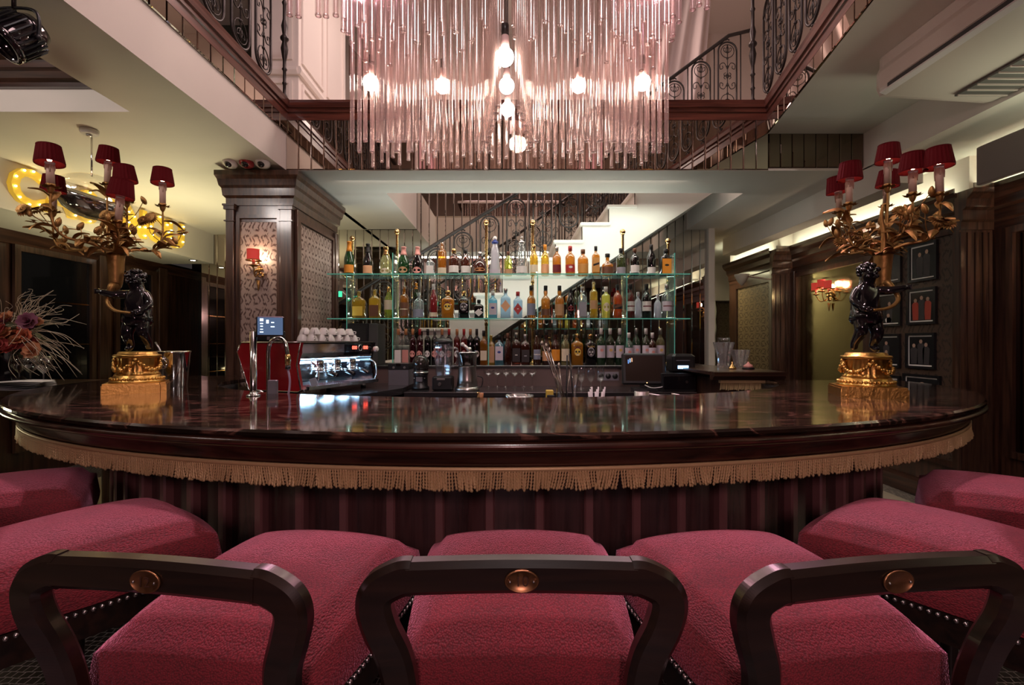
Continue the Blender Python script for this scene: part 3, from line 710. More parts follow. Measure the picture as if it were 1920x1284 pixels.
stool(1.18, 1.30, radians(33), 'raspberry stool second from the middle, on the photo wall side', None)
stool(-1.86, 1.70, radians(-55), 'farthest raspberry stool, beneath the floral arrangement end of the bar', None)
stool(1.78, 1.66, radians(52), 'farthest raspberry stool, before the dark mirror bay by the photo wall', None)
# ------------------------------------------------------------------ glass shelving behind the bar
SHY = 4.70
S1, S2 = 2.030, 1.607
sh = thing('glass_shelving', 'tall brass and glass bottle shelving on the dark ledge, six ball-topped posts', 'shelving', (0, SHY, LGZ))
def rel(mb): return mb.xf(lambda p: (p[0], p[1]-SHY, p[2]-LGZ))
posts = [(650, 440), (737, 427), (910, 409), (1000, 409), (1175, 427), (1263, 445)]
for px, py in posts:
    x, _, zt = W(px, py, SHY)
    p = MB(); p.lathe([(.030, 0), (.030, .008), (.018, .016), (.015, .03), (.0135, .05), (.0135, zt-LGZ-.035), (.018, zt-LGZ-.03), (.018, zt-LGZ-.02), (.010, zt-LGZ-.015)], 14)
    post = p.build('post', BRASS, sh, (x, .17, 0))
    MB().sph((0, 0, 0), .029, 16, 10).build('ball_finial', BRASS, post, (0, 0, zt-LGZ))
    for z in (S1, S2):
        b = MB(); b.tube([(0, 0, z-LGZ-.045), (0, -.03, z-LGZ-.028), (0, -.16, z-LGZ-.018), (0, -.30, z-LGZ-.014)], [.012, .011, .008, .005], 8); b.lathe([(.017, -.02), (.019, 0), (.017, .02)], 12, (0, 0, z-LGZ-.045)); b.build('bracket', BRASS, post)
x0, x1 = W(624, 0, SHY)[0], W(1284, 0, SHY)[0]
for z in (S1, S2):
    g = rel(MB().box(x0, x1, SHY-.15, SHY+.15, z-.012, z)).build('glass_shelf', SHELFG, sh)
    rel(MB().box(x0, x1, SHY-.1515, SHY-.150, z-.011, z-.001)).build('polished_edge', GREENE, g)
for px in (658, 742, 917, 1007, 1170, 1257):
    x = W(px, 0, SHY)[0]
    g = rel(MB().box(x-.004, x+.004, SHY-.12, SHY+.12, LGZ, S1+.20 if px in (742, 1257) else S1-.012)).build('glass_divider', SHELFG, sh)
    rel(MB().box(x-.004, x+.004, SHY-.121, SHY-.120, LGZ, S1+.20 if px in (742, 1257) else S1-.012)).build('polished_edge', GREENE, g)
for px, py in ((655, 560), (655, 588), (742, 510), (743, 588), (1167, 592), (1006, 511)):
    x, _, z = W(px, py, SHY-.11)
    rel(MB().sph((x, SHY-.128, z), .0055, 8, 6)).build('led_spot', LEDC, sh)

# ------------------------------------------------------------------ bottles
def bglass(name, col, dens=.55, gloss=.10, dark=.6):
    # tinted glass with liquid: see-through tint plus body colour, glossy skin
    m, t, out = nt(name)
    tr = N(t, 'ShaderNodeBsdfTransparent'); tr.inputs[0].default_value = c4(tuple(min(1, v**.6*.98+.02) for v in col))
    df = N(t, 'ShaderNodeBsdfTranslucent'); df.inputs[0].default_value = c4(col)
    d2 = N(t, 'ShaderNodeBsdfDiffuse'); d2.inputs[0].default_value = c4(tuple(v*.6 for v in col))
    m0 = N(t, 'ShaderNodeMixShader'); m0.inputs[0].default_value = .5; L(t, df.outputs[0], m0.inputs[1]); L(t, d2.outputs[0], m0.inputs[2])
    m1 = N(t, 'ShaderNodeMixShader'); m1.inputs[0].default_value = dens; L(t, tr.outputs[0], m1.inputs[1]); L(t, m0.outputs[0], m1.inputs[2])
    gl = N(t, 'ShaderNodeBsdfGlossy'); gl.inputs['Roughness'].default_value = .04
    lw = N(t, 'ShaderNodeLayerWeight', i_Blend=.3); mr = N(t, 'ShaderNodeMapRange', i_1=0.0, i_2=1.0, i_3=gloss*.5, i_4=.6); L(t, lw.outputs['Facing'], mr.inputs[0])
    m2 = N(t, 'ShaderNodeMixShader'); L(t, mr.outputs[0], m2.inputs[0]); L(t, m1.outputs[0], m2.inputs[1]); L(t, gl.outputs[0], m2.inputs[2]); L(t, m2.outputs[0], out.inputs[0]); return m
BG = {k: bglass('bottle_'+k, c, d) for k, (c, d) in {
 'green': ((.03, .16, .05), .5), 'black': ((.012, .010, .012), .85), 'amber': ((.72, .30, .04), .45), 'gold': ((.85, .55, .08), .42), 'cognac': ((.16, .035, .015), .6),
 'clear': ((.80, .84, .84), .14), 'blue': ((.25, .62, .80), .42), 'paleblue': ((.55, .72, .88), .4), 'rose': ((.45, .06, .07), .55), 'lime': ((.62, .66, .12), .35),
 'yellow': ((.95, .88, .22), .65), 'orange': ((.75, .16, .03), .5), 'ruby': ((.30, .03, .025), .5), 'olive': ((.10, .13, .05), .5), 'palegreen': ((.35, .60, .48), .35), 'porcelain': ((.86, .82, .88), .97), 'ochre': ((.85, .40, .04), .93), 'wine': ((.10, .012, .022), .75), 'straw': ((.86, .78, .42), .25)}.items()}
PC = {k: pbr('paint_'+k, c, .45) for k, c in {'black': (.012, .010, .010), 'white': (.78, .74, .72), 'cream': (.74, .64, .48), 'orange': (.80, .30, .03), 'peach': (.80, .42, .22), 'pink': (.72, .32, .28),
 'red': (.42, .03, .03), 'maroon': (.16, .015, .02), 'grey': (.32, .31, .36), 'blue': (.02, .04, .22), 'brown': (.15, .06, .03), 'tan': (.50, .28, .14), 'greyblue': (.25, .27, .36), 'yellow': (.82, .58, .08), 'lilac': (.60, .54, .62), 'amber': (.60, .30, .08), 'green': (.06, .24, .12), 'silver': (.55, .54, .54), 'gold': (.66, .45, .15), 'copper': (.55, .24, .10)}.items()}
METALC = {'gold', 'silver', 'copper'}
PROF = {  # (radius fraction, height fraction), closed shoulder outlines
 'round': [(.90, 0), (1, .02), (1, .60), (.93, .66), (.62, .73), (.36, .78), (.32, .82), (.32, .97), (.38, .975), (.38, 1)],
 'wine': [(.92, 0), (1, .02), (1, .55), (.92, .63), (.6, .74), (.42, .82), (.36, .88), (.36, 1)],
 'champ': [(.92, 0), (1, .03), (1, .42), (.94, .52), (.72, .64), (.50, .75), (.38, .84), (.36, .96), (.42, .965), (.42, 1)],
 'square': [(.92, 0), (1, .02), (1, .64), (.95, .69), (.6, .75), (.34, .79), (.32, .96), (.38, .965), (.38, 1)],
 'tall': [(.92, 0), (1, .02), (1, .70), (.9, .74), (.5, .79), (.36, .82), (.34, 1)],
 'decanter': [(.86, 0), (1, .06), (1, .36), (.94, .48), (.70, .60), (.38, .70), (.26, .76), (.24, .88), (.30, .89), (.30, 1)],
 'squat': [(.92, 0), (1, .03), (1, .42), (.92, .50), (.5, .58), (.30, .64), (.28, .95), (.34, .96), (.34, 1)],
 'bulb': [(.9, 0), (1, .02), (1, .56), (.88, .62), (.5, .68), (.36, .72), (.44, .78), (.46, .83), (.36, .90), (.32, .93), (.32, 1)],
 'porcelain': [(.95, 0), (1, .03), (.92, .18), (.78, .36), (.72, .42), (.80, .5), (.74, .62), (.52, .74), (.40, .80), (.42, .84), (.30, .86), (.30, .9)],
}
SQ = {'square', 'tallsq'}
mcache = {}
def bottle_meshes(kind, w, h, d):
    key = (kind, round(w, 3), round(h, 3))
    if key in mcache: return mcache[key]
    prof = [(r*w/2, z*h) for r, z in PROF[kind]]
    if kind == 'square':
        m = MB(); n = 16; vs = []
        for r, z in prof:
            fr = min(1, r/(w/2)); sqr = 1 if z/h < .72 else 0
            for k in range(n):
                a = 2*pi*(k+.5)/n; cx, cy = cos(a), sin(a)
                if sqr: e = .28; cx, cy = math.copysign(abs(cx)**e, cx), math.copysign(abs(cy)**e, cy)
                vs.append((r*cx, r*cy*(.8 if sqr else 1), z))
        fs = [(i*n+k, i*n+(k+1) % n, (i+1)*n+(k+1) % n, (i+1)*n+k) for i in range(len(prof)-1) for k in range(n)]
        m.add(vs, fs, True); m.f.append(tuple(range(n-1, -1, -1))); m.sm.append(False)
    else:
        m = MB(); m.lathe(prof, 18)
    me = m.mesh('bottle'); mcache[key] = me; return me
def label_mesh(kind, w, h, z0, z1, shape):
    key = ('L', kind, round(w, 3), round(h, 3), z0, z1, shape)
    if key in mcache: return mcache[key]
    m = MB(); r = w/2+.0012
    if shape == 'oval':
        m.lathe([(.0001, .0), (1, 0), (1.02, -.0006)], 20, close=False); cz = (z0+z1)/2*h; hh = (z1-z0)/2*h
        m.xf(lambda p: (p[0]*w*.38, -sqrt(max(r*r-(p[0]*w*.38)**2, 0))-.0008, cz+p[1]*hh))
    elif shape == 'diamond':
        cz = (z0+z1)/2*h; hh = (z1-z0)/2*h; q = w*.48; y = -r*.82-.0008 if kind == 'square' else -r-.001
        m.add([(-q, y, cz), (0, y, cz-hh), (q, y, cz), (0, y, cz+hh)], [(0, 1, 2, 3)])
    elif kind == 'square':
        y = -r*.80-.0008; q = w/2*.86
        m.add([(-q, y, z0*h), (q, y, z0*h), (q, y, z1*h), (-q, y, z1*h)], [(0, 1, 2, 3)])
    else:
        n = 12; a0 = radians(200); a1 = radians(340)
        m.grid(lambda u, v: (r*cos(a0+(a1-a0)*u), r*sin(a0+(a1-a0)*u), (z0+(z1-z0)*v)*h), n, 1)
    me = m.mesh('paper_label'); mcache[key] = me; return me
def skull(parent, w, h, ink):
    # printed painted-skull face on the front of the flask, flat print
    y = -w/2*.80-.0022; cz = h*.40
    def disc(cx, z, rx, rz, nm, mt, dy=0):
        m = MB(); m.lathe([(.0001, 0), (1, 0)], 16, close=False); m.xf(lambda p: (cx+p[0]*rx, y-dy, z+p[1]*rz)); m.build(nm, mt, parent)
    disc(0, cz+h*.03, w*.33, h*.155, 'skull_print', PC['maroon'] if ink == 'black' else PC['grey'])
    disc(0, cz+h*.015, w*.29, h*.125, 'skull_print', PC['yellow'] if ink == 'black' else PC['black'], .0004)
    for s in (-1, 1): disc(s*w*.13, cz+h*.03, w*.085, h*.035, 'skull_print', PC['black'] if ink == 'black' else PC['silver'], .0008)
    disc(0, cz-h*.02, w*.035, h*.02, 'skull_print', PC['black'] if ink == 'black' else PC['silver'], .0008)
    disc(0, cz-h*.065, w*.14, h*.014, 'skull_print', PC['white'], .0008)
ORD = ['first', 'second', 'third', 'fourth', 'fifth', 'sixth', 'seventh', 'eighth', 'ninth', 'tenth', 'eleventh', 'twelfth', 'thirteenth', 'fourteenth', 'fifteenth', 'sixteenth', 'seventeenth', 'eighteenth', 'nineteenth', 'twentieth', 'twenty-first', 'twenty-second', 'twenty-third', 'twenty-fourth', 'twenty-fifth', 'twenty-sixth', 'twenty-seventh', 'twenty-eighth', 'twenty-ninth', 'thirtieth', 'thirty-first', 'thirty-second', 'thirty-third', 'thirty-fourth', 'thirty-fifth', 'thirty-sixth', 'thirty-seventh', 'thirty-eighth', 'thirty-ninth', 'fortieth']
def bottle(px, wpx, top, base_z, depth, kind, glass, cap, lab, where, i, group, extra=''):
    x = (px-960)*depth/F; w = wpx*depth/F; h = EYE+(642-top)*depth/F-base_z
    words = {'champ': 'champagne bottle', 'wine': 'slender wine bottle', 'square': 'square-shouldered bottle', 'tall': 'tall straight bottle', 'decanter': 'round decanter bottle', 'squat': 'squat bottle', 'bulb': 'bulb-necked bottle', 'porcelain': 'painted porcelain bottle', 'round': 'spirit bottle'}
    lc, lz0, lz1, shp = (lab+(None,)*4)[:4] if lab else (None,)*4
    gname = {'paleblue': 'pale blue', 'palegreen': 'pale green', 'wine': 'wine-dark', 'porcelain': 'white', 'straw': 'straw-coloured'}.get(glass, glass)
    lname = {'greyblue': 'grey-blue'}.get(lc, lc)
    lbl = f"{gname} {words[kind]}, {lname+' label, ' if lc else ''}{cap} cap, {ORD[i]} from the pillar {where}"
    o = link('bottle', bottle_meshes(kind, w, h, depth), None, (x, depth, base_z))
    if not o.data.materials: o.data.materials.append(BG[glass])
    o.material_slots[0].link = 'OBJECT'; o.material_slots[0].material = BG[glass]
    tag(o, lbl, 'bottle', group)
    nr = {'champ': .42, 'decanter': .36, 'porcelain': .36}.get(kind, .42)
    m = MB()
    if kind == 'champ': m.lathe([(.62*w/2, h*.70), (.53*w/2, .76*h), (.42*w/2, .85*h), (.41*w/2, .96*h), (.46*w/2, .965*h), (.45*w/2, 1.0*h), (.25*w/2, 1.01*h)], 14)
    elif kind == 'porcelain':
        m.lathe([(.50*w/2, h*.80), (.62*w/2, h*.86), (.36*w/2, h*.87), (.30*w/2, h*.90)], 14)
    else:
        c0 = .84; r = nr*w/2
        m.lathe([(r, h*c0), (r, h*1.0), (r*.9, h*1.008)], 14)
    cm = BRASS if cap == 'gold' else STEEL if cap == 'silver' else PC.get(cap, PC['black'])
    if cap != 'clear': m.build('cap', cm, o)
    else: MB().lathe([(nr*w/2, h*.93), (nr*w*.55, h*.95), (nr*w*.55, h*1.01)], 12).build('stopper', GLASS, o)
    if kind == 'porcelain': MB().sph((0, 0, h*.95), w*.19, 14, 8).build('ball_stopper', PORC if glass == 'porcelain' else GLASS, o)
    if lc and shp != 'skull': 
        lo = link('paper_label', label_mesh(kind, w, h, lz0, lz1, shp), o)
        if not lo.data.materials: lo.data.materials.append(PC[lc])
        lo.material_slots[0].link = 'OBJECT'; lo.material_slots[0].material = PC[lc]
        if extra:
            mk, ec = extra
            yy = -w/2*(.80 if kind == 'square' else 1)-.0022; zc = (lz0+lz1)/2*h
            if mk == 'band': MB().grid(lambda u, v: ((w/2+.002)*cos(radians(215)+radians(110)*u), (w/2+.002)*sin(radians(215)+radians(110)*u)*(1 if kind != 'square' else .84), zc+h*(.03*v-.015)), 8, 1).build('printed_band', PC[ec], lo)
            elif mk == 'crest':
                q = MB(); q.lathe([(.0001, 0), (1, 0)], 14, close=False); q.xf(lambda p: (p[0]*w*.2, yy, zc+h*.04+p[1]*h*.04)); q.build('printed_crest', PC[ec], lo)
            elif mk == 'slash':
                q = MB(); q.add([(-w*.40, yy, zc-h*.05), (w*.40, yy, zc+h*.02), (w*.40, yy, zc+h*.09), (-w*.40, yy, zc+h*.02)], [(0, 1, 2, 3)]); q.build('printed_slash', PC[ec], lo)
    if shp == 'skull':
        skull(o, w, h, extra[1]); 
        text('lettering', 'NAH', w*.30, PC['black'] if extra[1] == 'black' else PC['gold'], o, (0, -w/2*.80-.0022, h*.60), ext=.0002)
    return o
T1 = [(655,19,453,'champ','green','orange',('orange',.06,.30)), (690,18,457,'champ','black','black',('peach',.06,.30)), (724,22,463,'champ','straw','gold',('cream',.05,.24,'oval')),
 (757,21,463,'champ','green','pink',('tan',.06,.28,'oval')), (783,20,463,'champ','black','pink',('pink',.06,.28,'oval')), (807,15,480,'square','clear','clear',('white',.06,.50)),
 (829,16,455,'tall','amber','clear',('cream',.05,.22)), (851,19,467,'round','cognac','gold',('white',.10,.36)), (873,18,468,'wine','cognac','black',('white',.10,.36)),
 (900,25,473,'decanter','cognac','silver',('copper',.14,.30,'oval')), (928,21,443,'porcelain','porcelain','blue',('lilac',.05,.14)), (953,15,472,'wine','lime','brown',('tan',.05,.26)),
 (978,21,443,'porcelain','clear','silver',('white',.05,.22)), (1001,15,459,'round','gold','gold',('cream',.08,.34)), (1022,15,459,'round','gold','orange',('peach',.08,.36)),
 (1044,16,463,'round','amber','silver',('maroon',.08,.36)), (1069,18,462,'round','amber','red',('red',.10,.36),('crest','white')), (1093,20,468,'round','amber','brown',('amber',.10,.44)),
 (1117,14,462,'square','amber','black',('amber',.1,.6),('slash','black')), (1139,22,476,'squat','amber','black',('brown',.08,.38)), (1164,17,466,'round','olive','black',('grey',.06,.30)),
 (1190,17,466,'round','black','brown',('white',.08,.36)), (1221,16,459,'wine','black','black',('white',.06,.26)), (1248,20,467,'square','black','black',('orange',.06,.62),('crest','black'))]
for i, r in enumerate(T1): bottle(r[0], r[1], r[2], S1, SHY+.02*((i*7) % 3-1), *r[3:7], 'on the top shelf', i, 'bottles on the top glass shelf', r[7] if len(r) > 7 else '')
T2 = [(673,22,546,'square','gold','clear',('yellow',.10,.44)), (703,20,543,'square','gold','clear',('brown',.08,.46)), (729,16,538,'wine','lime','gold',('cream',.28,.58)), (758,17,537,'round','amber','clear',('brown',.08,.50),('band','cream')),
 (785,20,549,'round','clear','clear',('greyblue',.06,.36)), (813,15,533,'wine','rose','white',('cream',.06,.18)), (840,23,545,'square','ochre','gold',('yellow',.02,.62,'skull'),('','black')), (870,20,546,'square','black','gold',('black',.02,.62,'skull'),('','silver')),
 (898,17,562,'square','black','black',('white',.12,.52,'diamond')), (924,17,546,'square','blue','white',('lilac',.14,.56),('crest','blue')), (948,19,541,'square','paleblue','silver',('peach',.22,.62,'diamond')), (971,17,547,'square','paleblue','red',('red',.14,.58,'diamond'),('band','white')),
 (996,16,536,'bulb','amber','black',('greyblue',.10,.46)), (1023,17,536,'bulb','amber','black',('brown',.10,.30)), (1049,17,536,'bulb','amber','black',('tan',.10,.44)), (1070,15,540,'wine','black','black',('maroon',.24,.42,'oval')),
 (1092,16,538,'square','clear','silver',('grey',.08,.52)), (1113,15,529,'tall','gold','clear',('tan',.26,.50)), (1136,16,538,'tall','yellow','white',('cream',.22,.50,'oval')), (1158,17,534,'round','orange','black',('black',.28,.42),('slash','brown')),
 (1182,16,533,'round','ruby','black',('white',.22,.50),('band','maroon')), (1196,13,548,'round','porcelain','white',None), (1212,18,533,'round','black','black',('white',.22,.50),('band','maroon')), (1233,13,552,'round','porcelain','white',None), (1250,19,533,'round','clear','silver',('lilac',.22,.50),('band','maroon'))]
for i, r in enumerate(T2): bottle(r[0], r[1], r[2], S2, SHY+.02*((i*5) % 3-1) + (.08 if r[6] is None else 0), *r[3:7], 'on the middle shelf', i, 'bottles on the middle glass shelf', r[7] if len(r) > 7 else '')
T3 = [(747,14,617,'square','clear','copper',('white',.06,.42)), (761,14,617,'square','clear','copper',('pink',.06,.42))]
for x, g, cp, lb in ((774,'wine','copper','pink'), (787,'wine','red','pink'), (802,'black','black','white'), (815,'black','silver','pink'), (829,'black','copper','white'), (842,'black','red','pink'), (857,'ruby','copper','white'), (870,'ruby','red','pink'), (882,'black','copper','white'), (894,'black','black','white')):
    T3.append((x, 13, 617, 'tall', g, cp, (lb, .22, .40, 'oval')))
T3 += [(907,14,620,'square','amber','black',('cream',.14,.42)), (921,14,628,'square','gold','clear',('tan',.08,.62)), (936,17,628,'square','blue','black',('lilac',.16,.62),('crest','blue')), (952,14,625,'wine','cognac','brown',None),
 (968,17,624,'square','cognac','silver',('black',.10,.52),('band','white')), (985,17,627,'square','cognac','silver',('black',.10,.50),('band','grey')), (1007,14,618,'wine','cognac','black',('greyblue',.16,.44),('band','white')), (1024,16,619,'bulb','cognac','black',('peach',.12,.40)), (1042,17,618,'bulb','cognac','black',('orange',.12,.44)),
 (1060,16,618,'bulb','straw','black',('cream',.12,.46)), (1082,22,626,'square','ochre','gold',('yellow',.02,.62,'skull'),('','black')), (1107,20,627,'square','black','gold',('black',.02,.62,'skull'),('','silver'))]
for x, g, cp in ((1127,'green','white'), (1144,'olive','white'), (1162,'green','white'), (1179,'palegreen','white'), (1193,'green','silver'), (1211,'olive','white'), (1223,'cognac','white'), (1238,'straw','silver')):
    T3.append((x, 16, 616 if x not in (1179, 1223) else 624, 'round', g, cp, ('lilac', .20, .54), ('crest', 'pink' if x % 2 else 'gold')))
for i, r in enumerate(T3): bottle(r[0], r[1]*.97, r[2], LGZ, 4.60+.02*((i*5) % 3-1), *r[3:7], 'on the dark ledge', i, 'bottles on the dark ledge', r[7] if len(r) > 7 else '')
# ------------------------------------------------------------------ chandelier
ch = thing('chandelier', 'huge tiered chandelier of rose glass rods with round lit globes over the bar', 'chandelier', (0, 2.8, 4.05))
def cr(mb): return mb.xf(lambda p: (p[0], p[1]-2.8, p[2]-4.05))
ZTOP = 4.05
rm = MB(); rm.lathe([(.0135, 0), (.0135, 1.0)], 10, close=False); rm.lathe([(.0095, .0), (.0095, 1.0)], 8, close=False); RODM = rm.mesh('glass_rod', TUBE)
lipm = MB(); lipm.lathe([(.0095, 0), (.0140, 0), (.0143, .004), (.0140, .008)], 12, close=False)
rods = []
rnd = random.Random(11)
def rod(x, y, h, top=None): rods.append((x, y, EYE+h, top or ZTOP))
xs = [-.915+i*.0375 for i in range(49)]
for i, x in enumerate(xs):                      # main curtain, alternating lengths
    if abs(x+.02) < .10: continue
    rod(x, 2.75+.012*(i % 2), (1.094 if i % 2 else 1.150)+rnd.uniform(-.004, .004))
for i, x in enumerate(xs):                      # second curtain behind
    if abs(x+.02) < .14 or i % 6 == 3: continue
    rod(x+.019, 2.93+.012*(i % 2), 1.165+(0 if i % 2 else .06))
for s in (-1, 1):                               # the folds that come forward at the middle
    for k in range(8): rod(-.02+s*(.125-.011*k), 2.72-.055*k, 1.10+.006*k)
for i in range(40):                             # far curtain
    x = -.95+i*.048; rod(x, 3.28+.05*sin(i*1.3), 1.20+.05*(i % 2))
for i in range(44):                             # shorter inner tier on a curve
    a = pi*(i+.5)/44; x = -.02-.80*cos(a); rod(x, 2.62-.42*sin(a)*0-.06*(i % 2)+.05, 1.56+.12*sin(a*1)+.10*sin(i*2.1))
for i in range(34):
    a = pi*(i+.5)/34; x = -.02-.86*cos(a); rod(x, 2.50, 1.62+.06*sin(i*1.7))
for x in (-.88, -.845, -.80, -.97, -1.01): rod(x, 2.18, 1.474+.01*rnd.random())
for x in (.73, .758, .82, .85, .885): rod(x, 2.18, 1.452+.03*rnd.random()+(.05 if x > .8 else 0))
for x, y, z0, z1 in rods[:298]:
    o = link('glass_rod', RODM, ch, (x, y-2.8, z0-4.05)); o.scale = (1, 1, z1-z0)
for x, y, z0, z1 in rods: lip = 1
m = MB()
for x, y, z0, z1 in rods: m.lathe([(.0095, 0), (.0142, 0), (.0146, .004), (.0140, .008)], 10, (x, y-2.8, z0-4.05), close=False)
tag(m.build('rod_rim', thin_glass('rod_rim_glass', (.9, .8, .78), .35, .25, (.95, .75, .7), .05, .8), ch), kind='stuff')
cr(MB().bbox(-1.05, 1.02, 2.1, 3.4, ZTOP, ZTOP+.05)).build('canopy_plate', CHROME, ch)
for (px, py, d) in ((695, 155, 2.9), (830, 161, 3.0), (947, 107, 2.35), (950, 161, 2.9), (952, 205, 3.25), (1085, 160, 3.0), (1205, 155, 2.9)):
    x, y, z = W(px, py, d); r = .046 if d > 2.5 else .043
    g = MB().sph((0, 0, 0), r, 18, 12).build('lit_globe', BULB, ch, (x, y-2.8, z-4.05))
    MB().lathe([(r*.55, r*.78), (.020, r+.03), (.018, r+.06)], 14).build('globe_neck', pbr('frosted_neck', (.7, .45, .42), .5), g)
    MB().lathe([(.019, r+.06), (.019, r+.115), (.008, r+.12), (.003, r+.125), (.003, 4.05-z)], 12).build('lamp_holder', IRON, g)

# ------------------------------------------------------------------ candelabra
LEAFM = MB(); LEAFM.grid(lambda u, v: (.030*(1-(2*u-1)**2)**.8*(2*v-1)*(1-.35*u), .15*u, .030*sin(pi*u*1.1)-.012*abs(2*v-1)), 8, 4)
def leaf_mesh(): return LEAFM.mesh('leaf', GOLDD)
leafme = leaf_mesh()
def daisy():
    m = MB(); n = 18
    for ring, (r0, r1, z, tl) in enumerate(((.008, .040, .0, -.010), (.006, .030, .006, .004))):
        for k in range(n):
            a = 2*pi*(k+.5*ring)/n; ca, sa = cos(a), sin(a); w = .0065
            m.add([(ca*r0-sa*w*.5, sa*r0+ca*w*.5, z), (ca*r0+sa*w*.5, sa*r0-ca*w*.5, z), (ca*(r1*.75)+sa*w, sa*(r1*.75)-ca*w, z+tl*.5+.002), (ca*r1, sa*r1, z+tl), (ca*(r1*.75)-sa*w, sa*(r1*.75)+ca*w, z+tl*.5+.002)], [(0, 1, 2, 3, 4)])
    m.sph((0, 0, .006), .010, 8, 5, .6); return m.mesh('flower', GOLDD)
daisyme = daisy()
budme = MB().lathe([(.0001, -.026), (.009, -.02), (.014, -.006), (.014, .006), (.009, .02), (.003, .028)], 8).mesh('bud', GOLDD)
def bobeche():
    m = MB()
    for k in range(9):
        a = 2*pi*k/9; ca, sa = cos(a), sin(a); w = .014
        m.add([(ca*.008-sa*.006, sa*.008+ca*.006, 0), (ca*.008+sa*.006, sa*.008-ca*.006, 0), (ca*.030+sa*w, sa*.030-ca*w, .002), (ca*.046, sa*.046, .010), (ca*.030-sa*w, sa*.030+ca*w, .002)], [(0, 1, 2, 3, 4)])
    m.lathe([(.006, -.03), (.012, -.02), (.016, -.005), (.018, .012), (.020, .02)], 10); return m.mesh('bobeche', GOLDD)
bobme = bobeche()
CANDLE = pbr('ivory_candle_sleeve', (.55, .36, .27), .5, bump=(30, .2))
candm = MB(); candm.lathe([(.0175, 0), (.0175, .115), (.012, .12)], 14)
for k in range(5):
    a = 2*pi*k/5+.4; candm.tube([(cos(a)*.0175, sin(a)*.0175, .118), (cos(a)*.019, sin(a)*.019, .10), (cos(a)*.0185, sin(a)*.0185, .085-.012*(k % 3))], [.0035, .004, .003], 6)
candme = candm.mesh('candle', CANDLE)
sockme = MB().lathe([(.012, 0), (.018, .004), (.022, .012), (.022, .016), (.014, .018)], 12).mesh('drip_cup', PORC)
SHADE = pbr('oxblood_pleated_shade', (.085, .004, .006), .8, spec=.08)
def shade_mesh(r0, r1, h, mat, n=44):
    m = MB(); vs = []
    prof = [(r0*.985, 0, 0), (r0, 0, 0), (r0, .006, 0), (r0*.99, .007, 1), (r1*1.01, h-.007, 1), (r1*1.02, h-.006, 0), (r1*1.02, h, 0), (r1*.98, h, 0), (r0*.955, .004, 0)]
    for r, z, pl in prof:
        for k in range(n): 
            rr = r*(1+(.022*(1 if k % 2 else -1) if pl else 0)); vs.append((rr*cos(2*pi*k/n), rr*sin(2*pi*k/n), z))
    m.add(vs, [(i*n+k, i*n+(k+1) % n, (i+1)*n+(k+1) % n, (i+1)*n+k) for i in range(len(prof)-1) for k in range(n)]); return m.mesh('lamp_shade', mat)
SHLIN = pbr('shade_lining', (.75, .12, .06), .6)
shme = shade_mesh(.063, .050, .098, SHADE)
bulbme = MB().sph((0, 0, .0), .011, 10, 6, 1.6).mesh('bulb', FLAME)
def skin_figure(name, joints, edges, mat, parent, sub=2, root=0):
    me = bpy.data.meshes.new(name); me.from_pydata([j[0] for j in joints], edges, []); me.materials.append(mat)
    o = link(name, me, parent)
    sk = o.modifiers.new('skin', 'SKIN'); sk.use_smooth_shade = True
    for i, j in enumerate(joints):
        r = j[1]; me.skin_vertices[0].data[i].radius = (r, r) if isinstance(r, (int, float)) else r
    me.skin_vertices[0].data[root].use_root = True
    sb_ = o.modifiers.new('sub', 'SUBSURF'); sb_.levels = sub; sb_.render_levels = sub
    return o
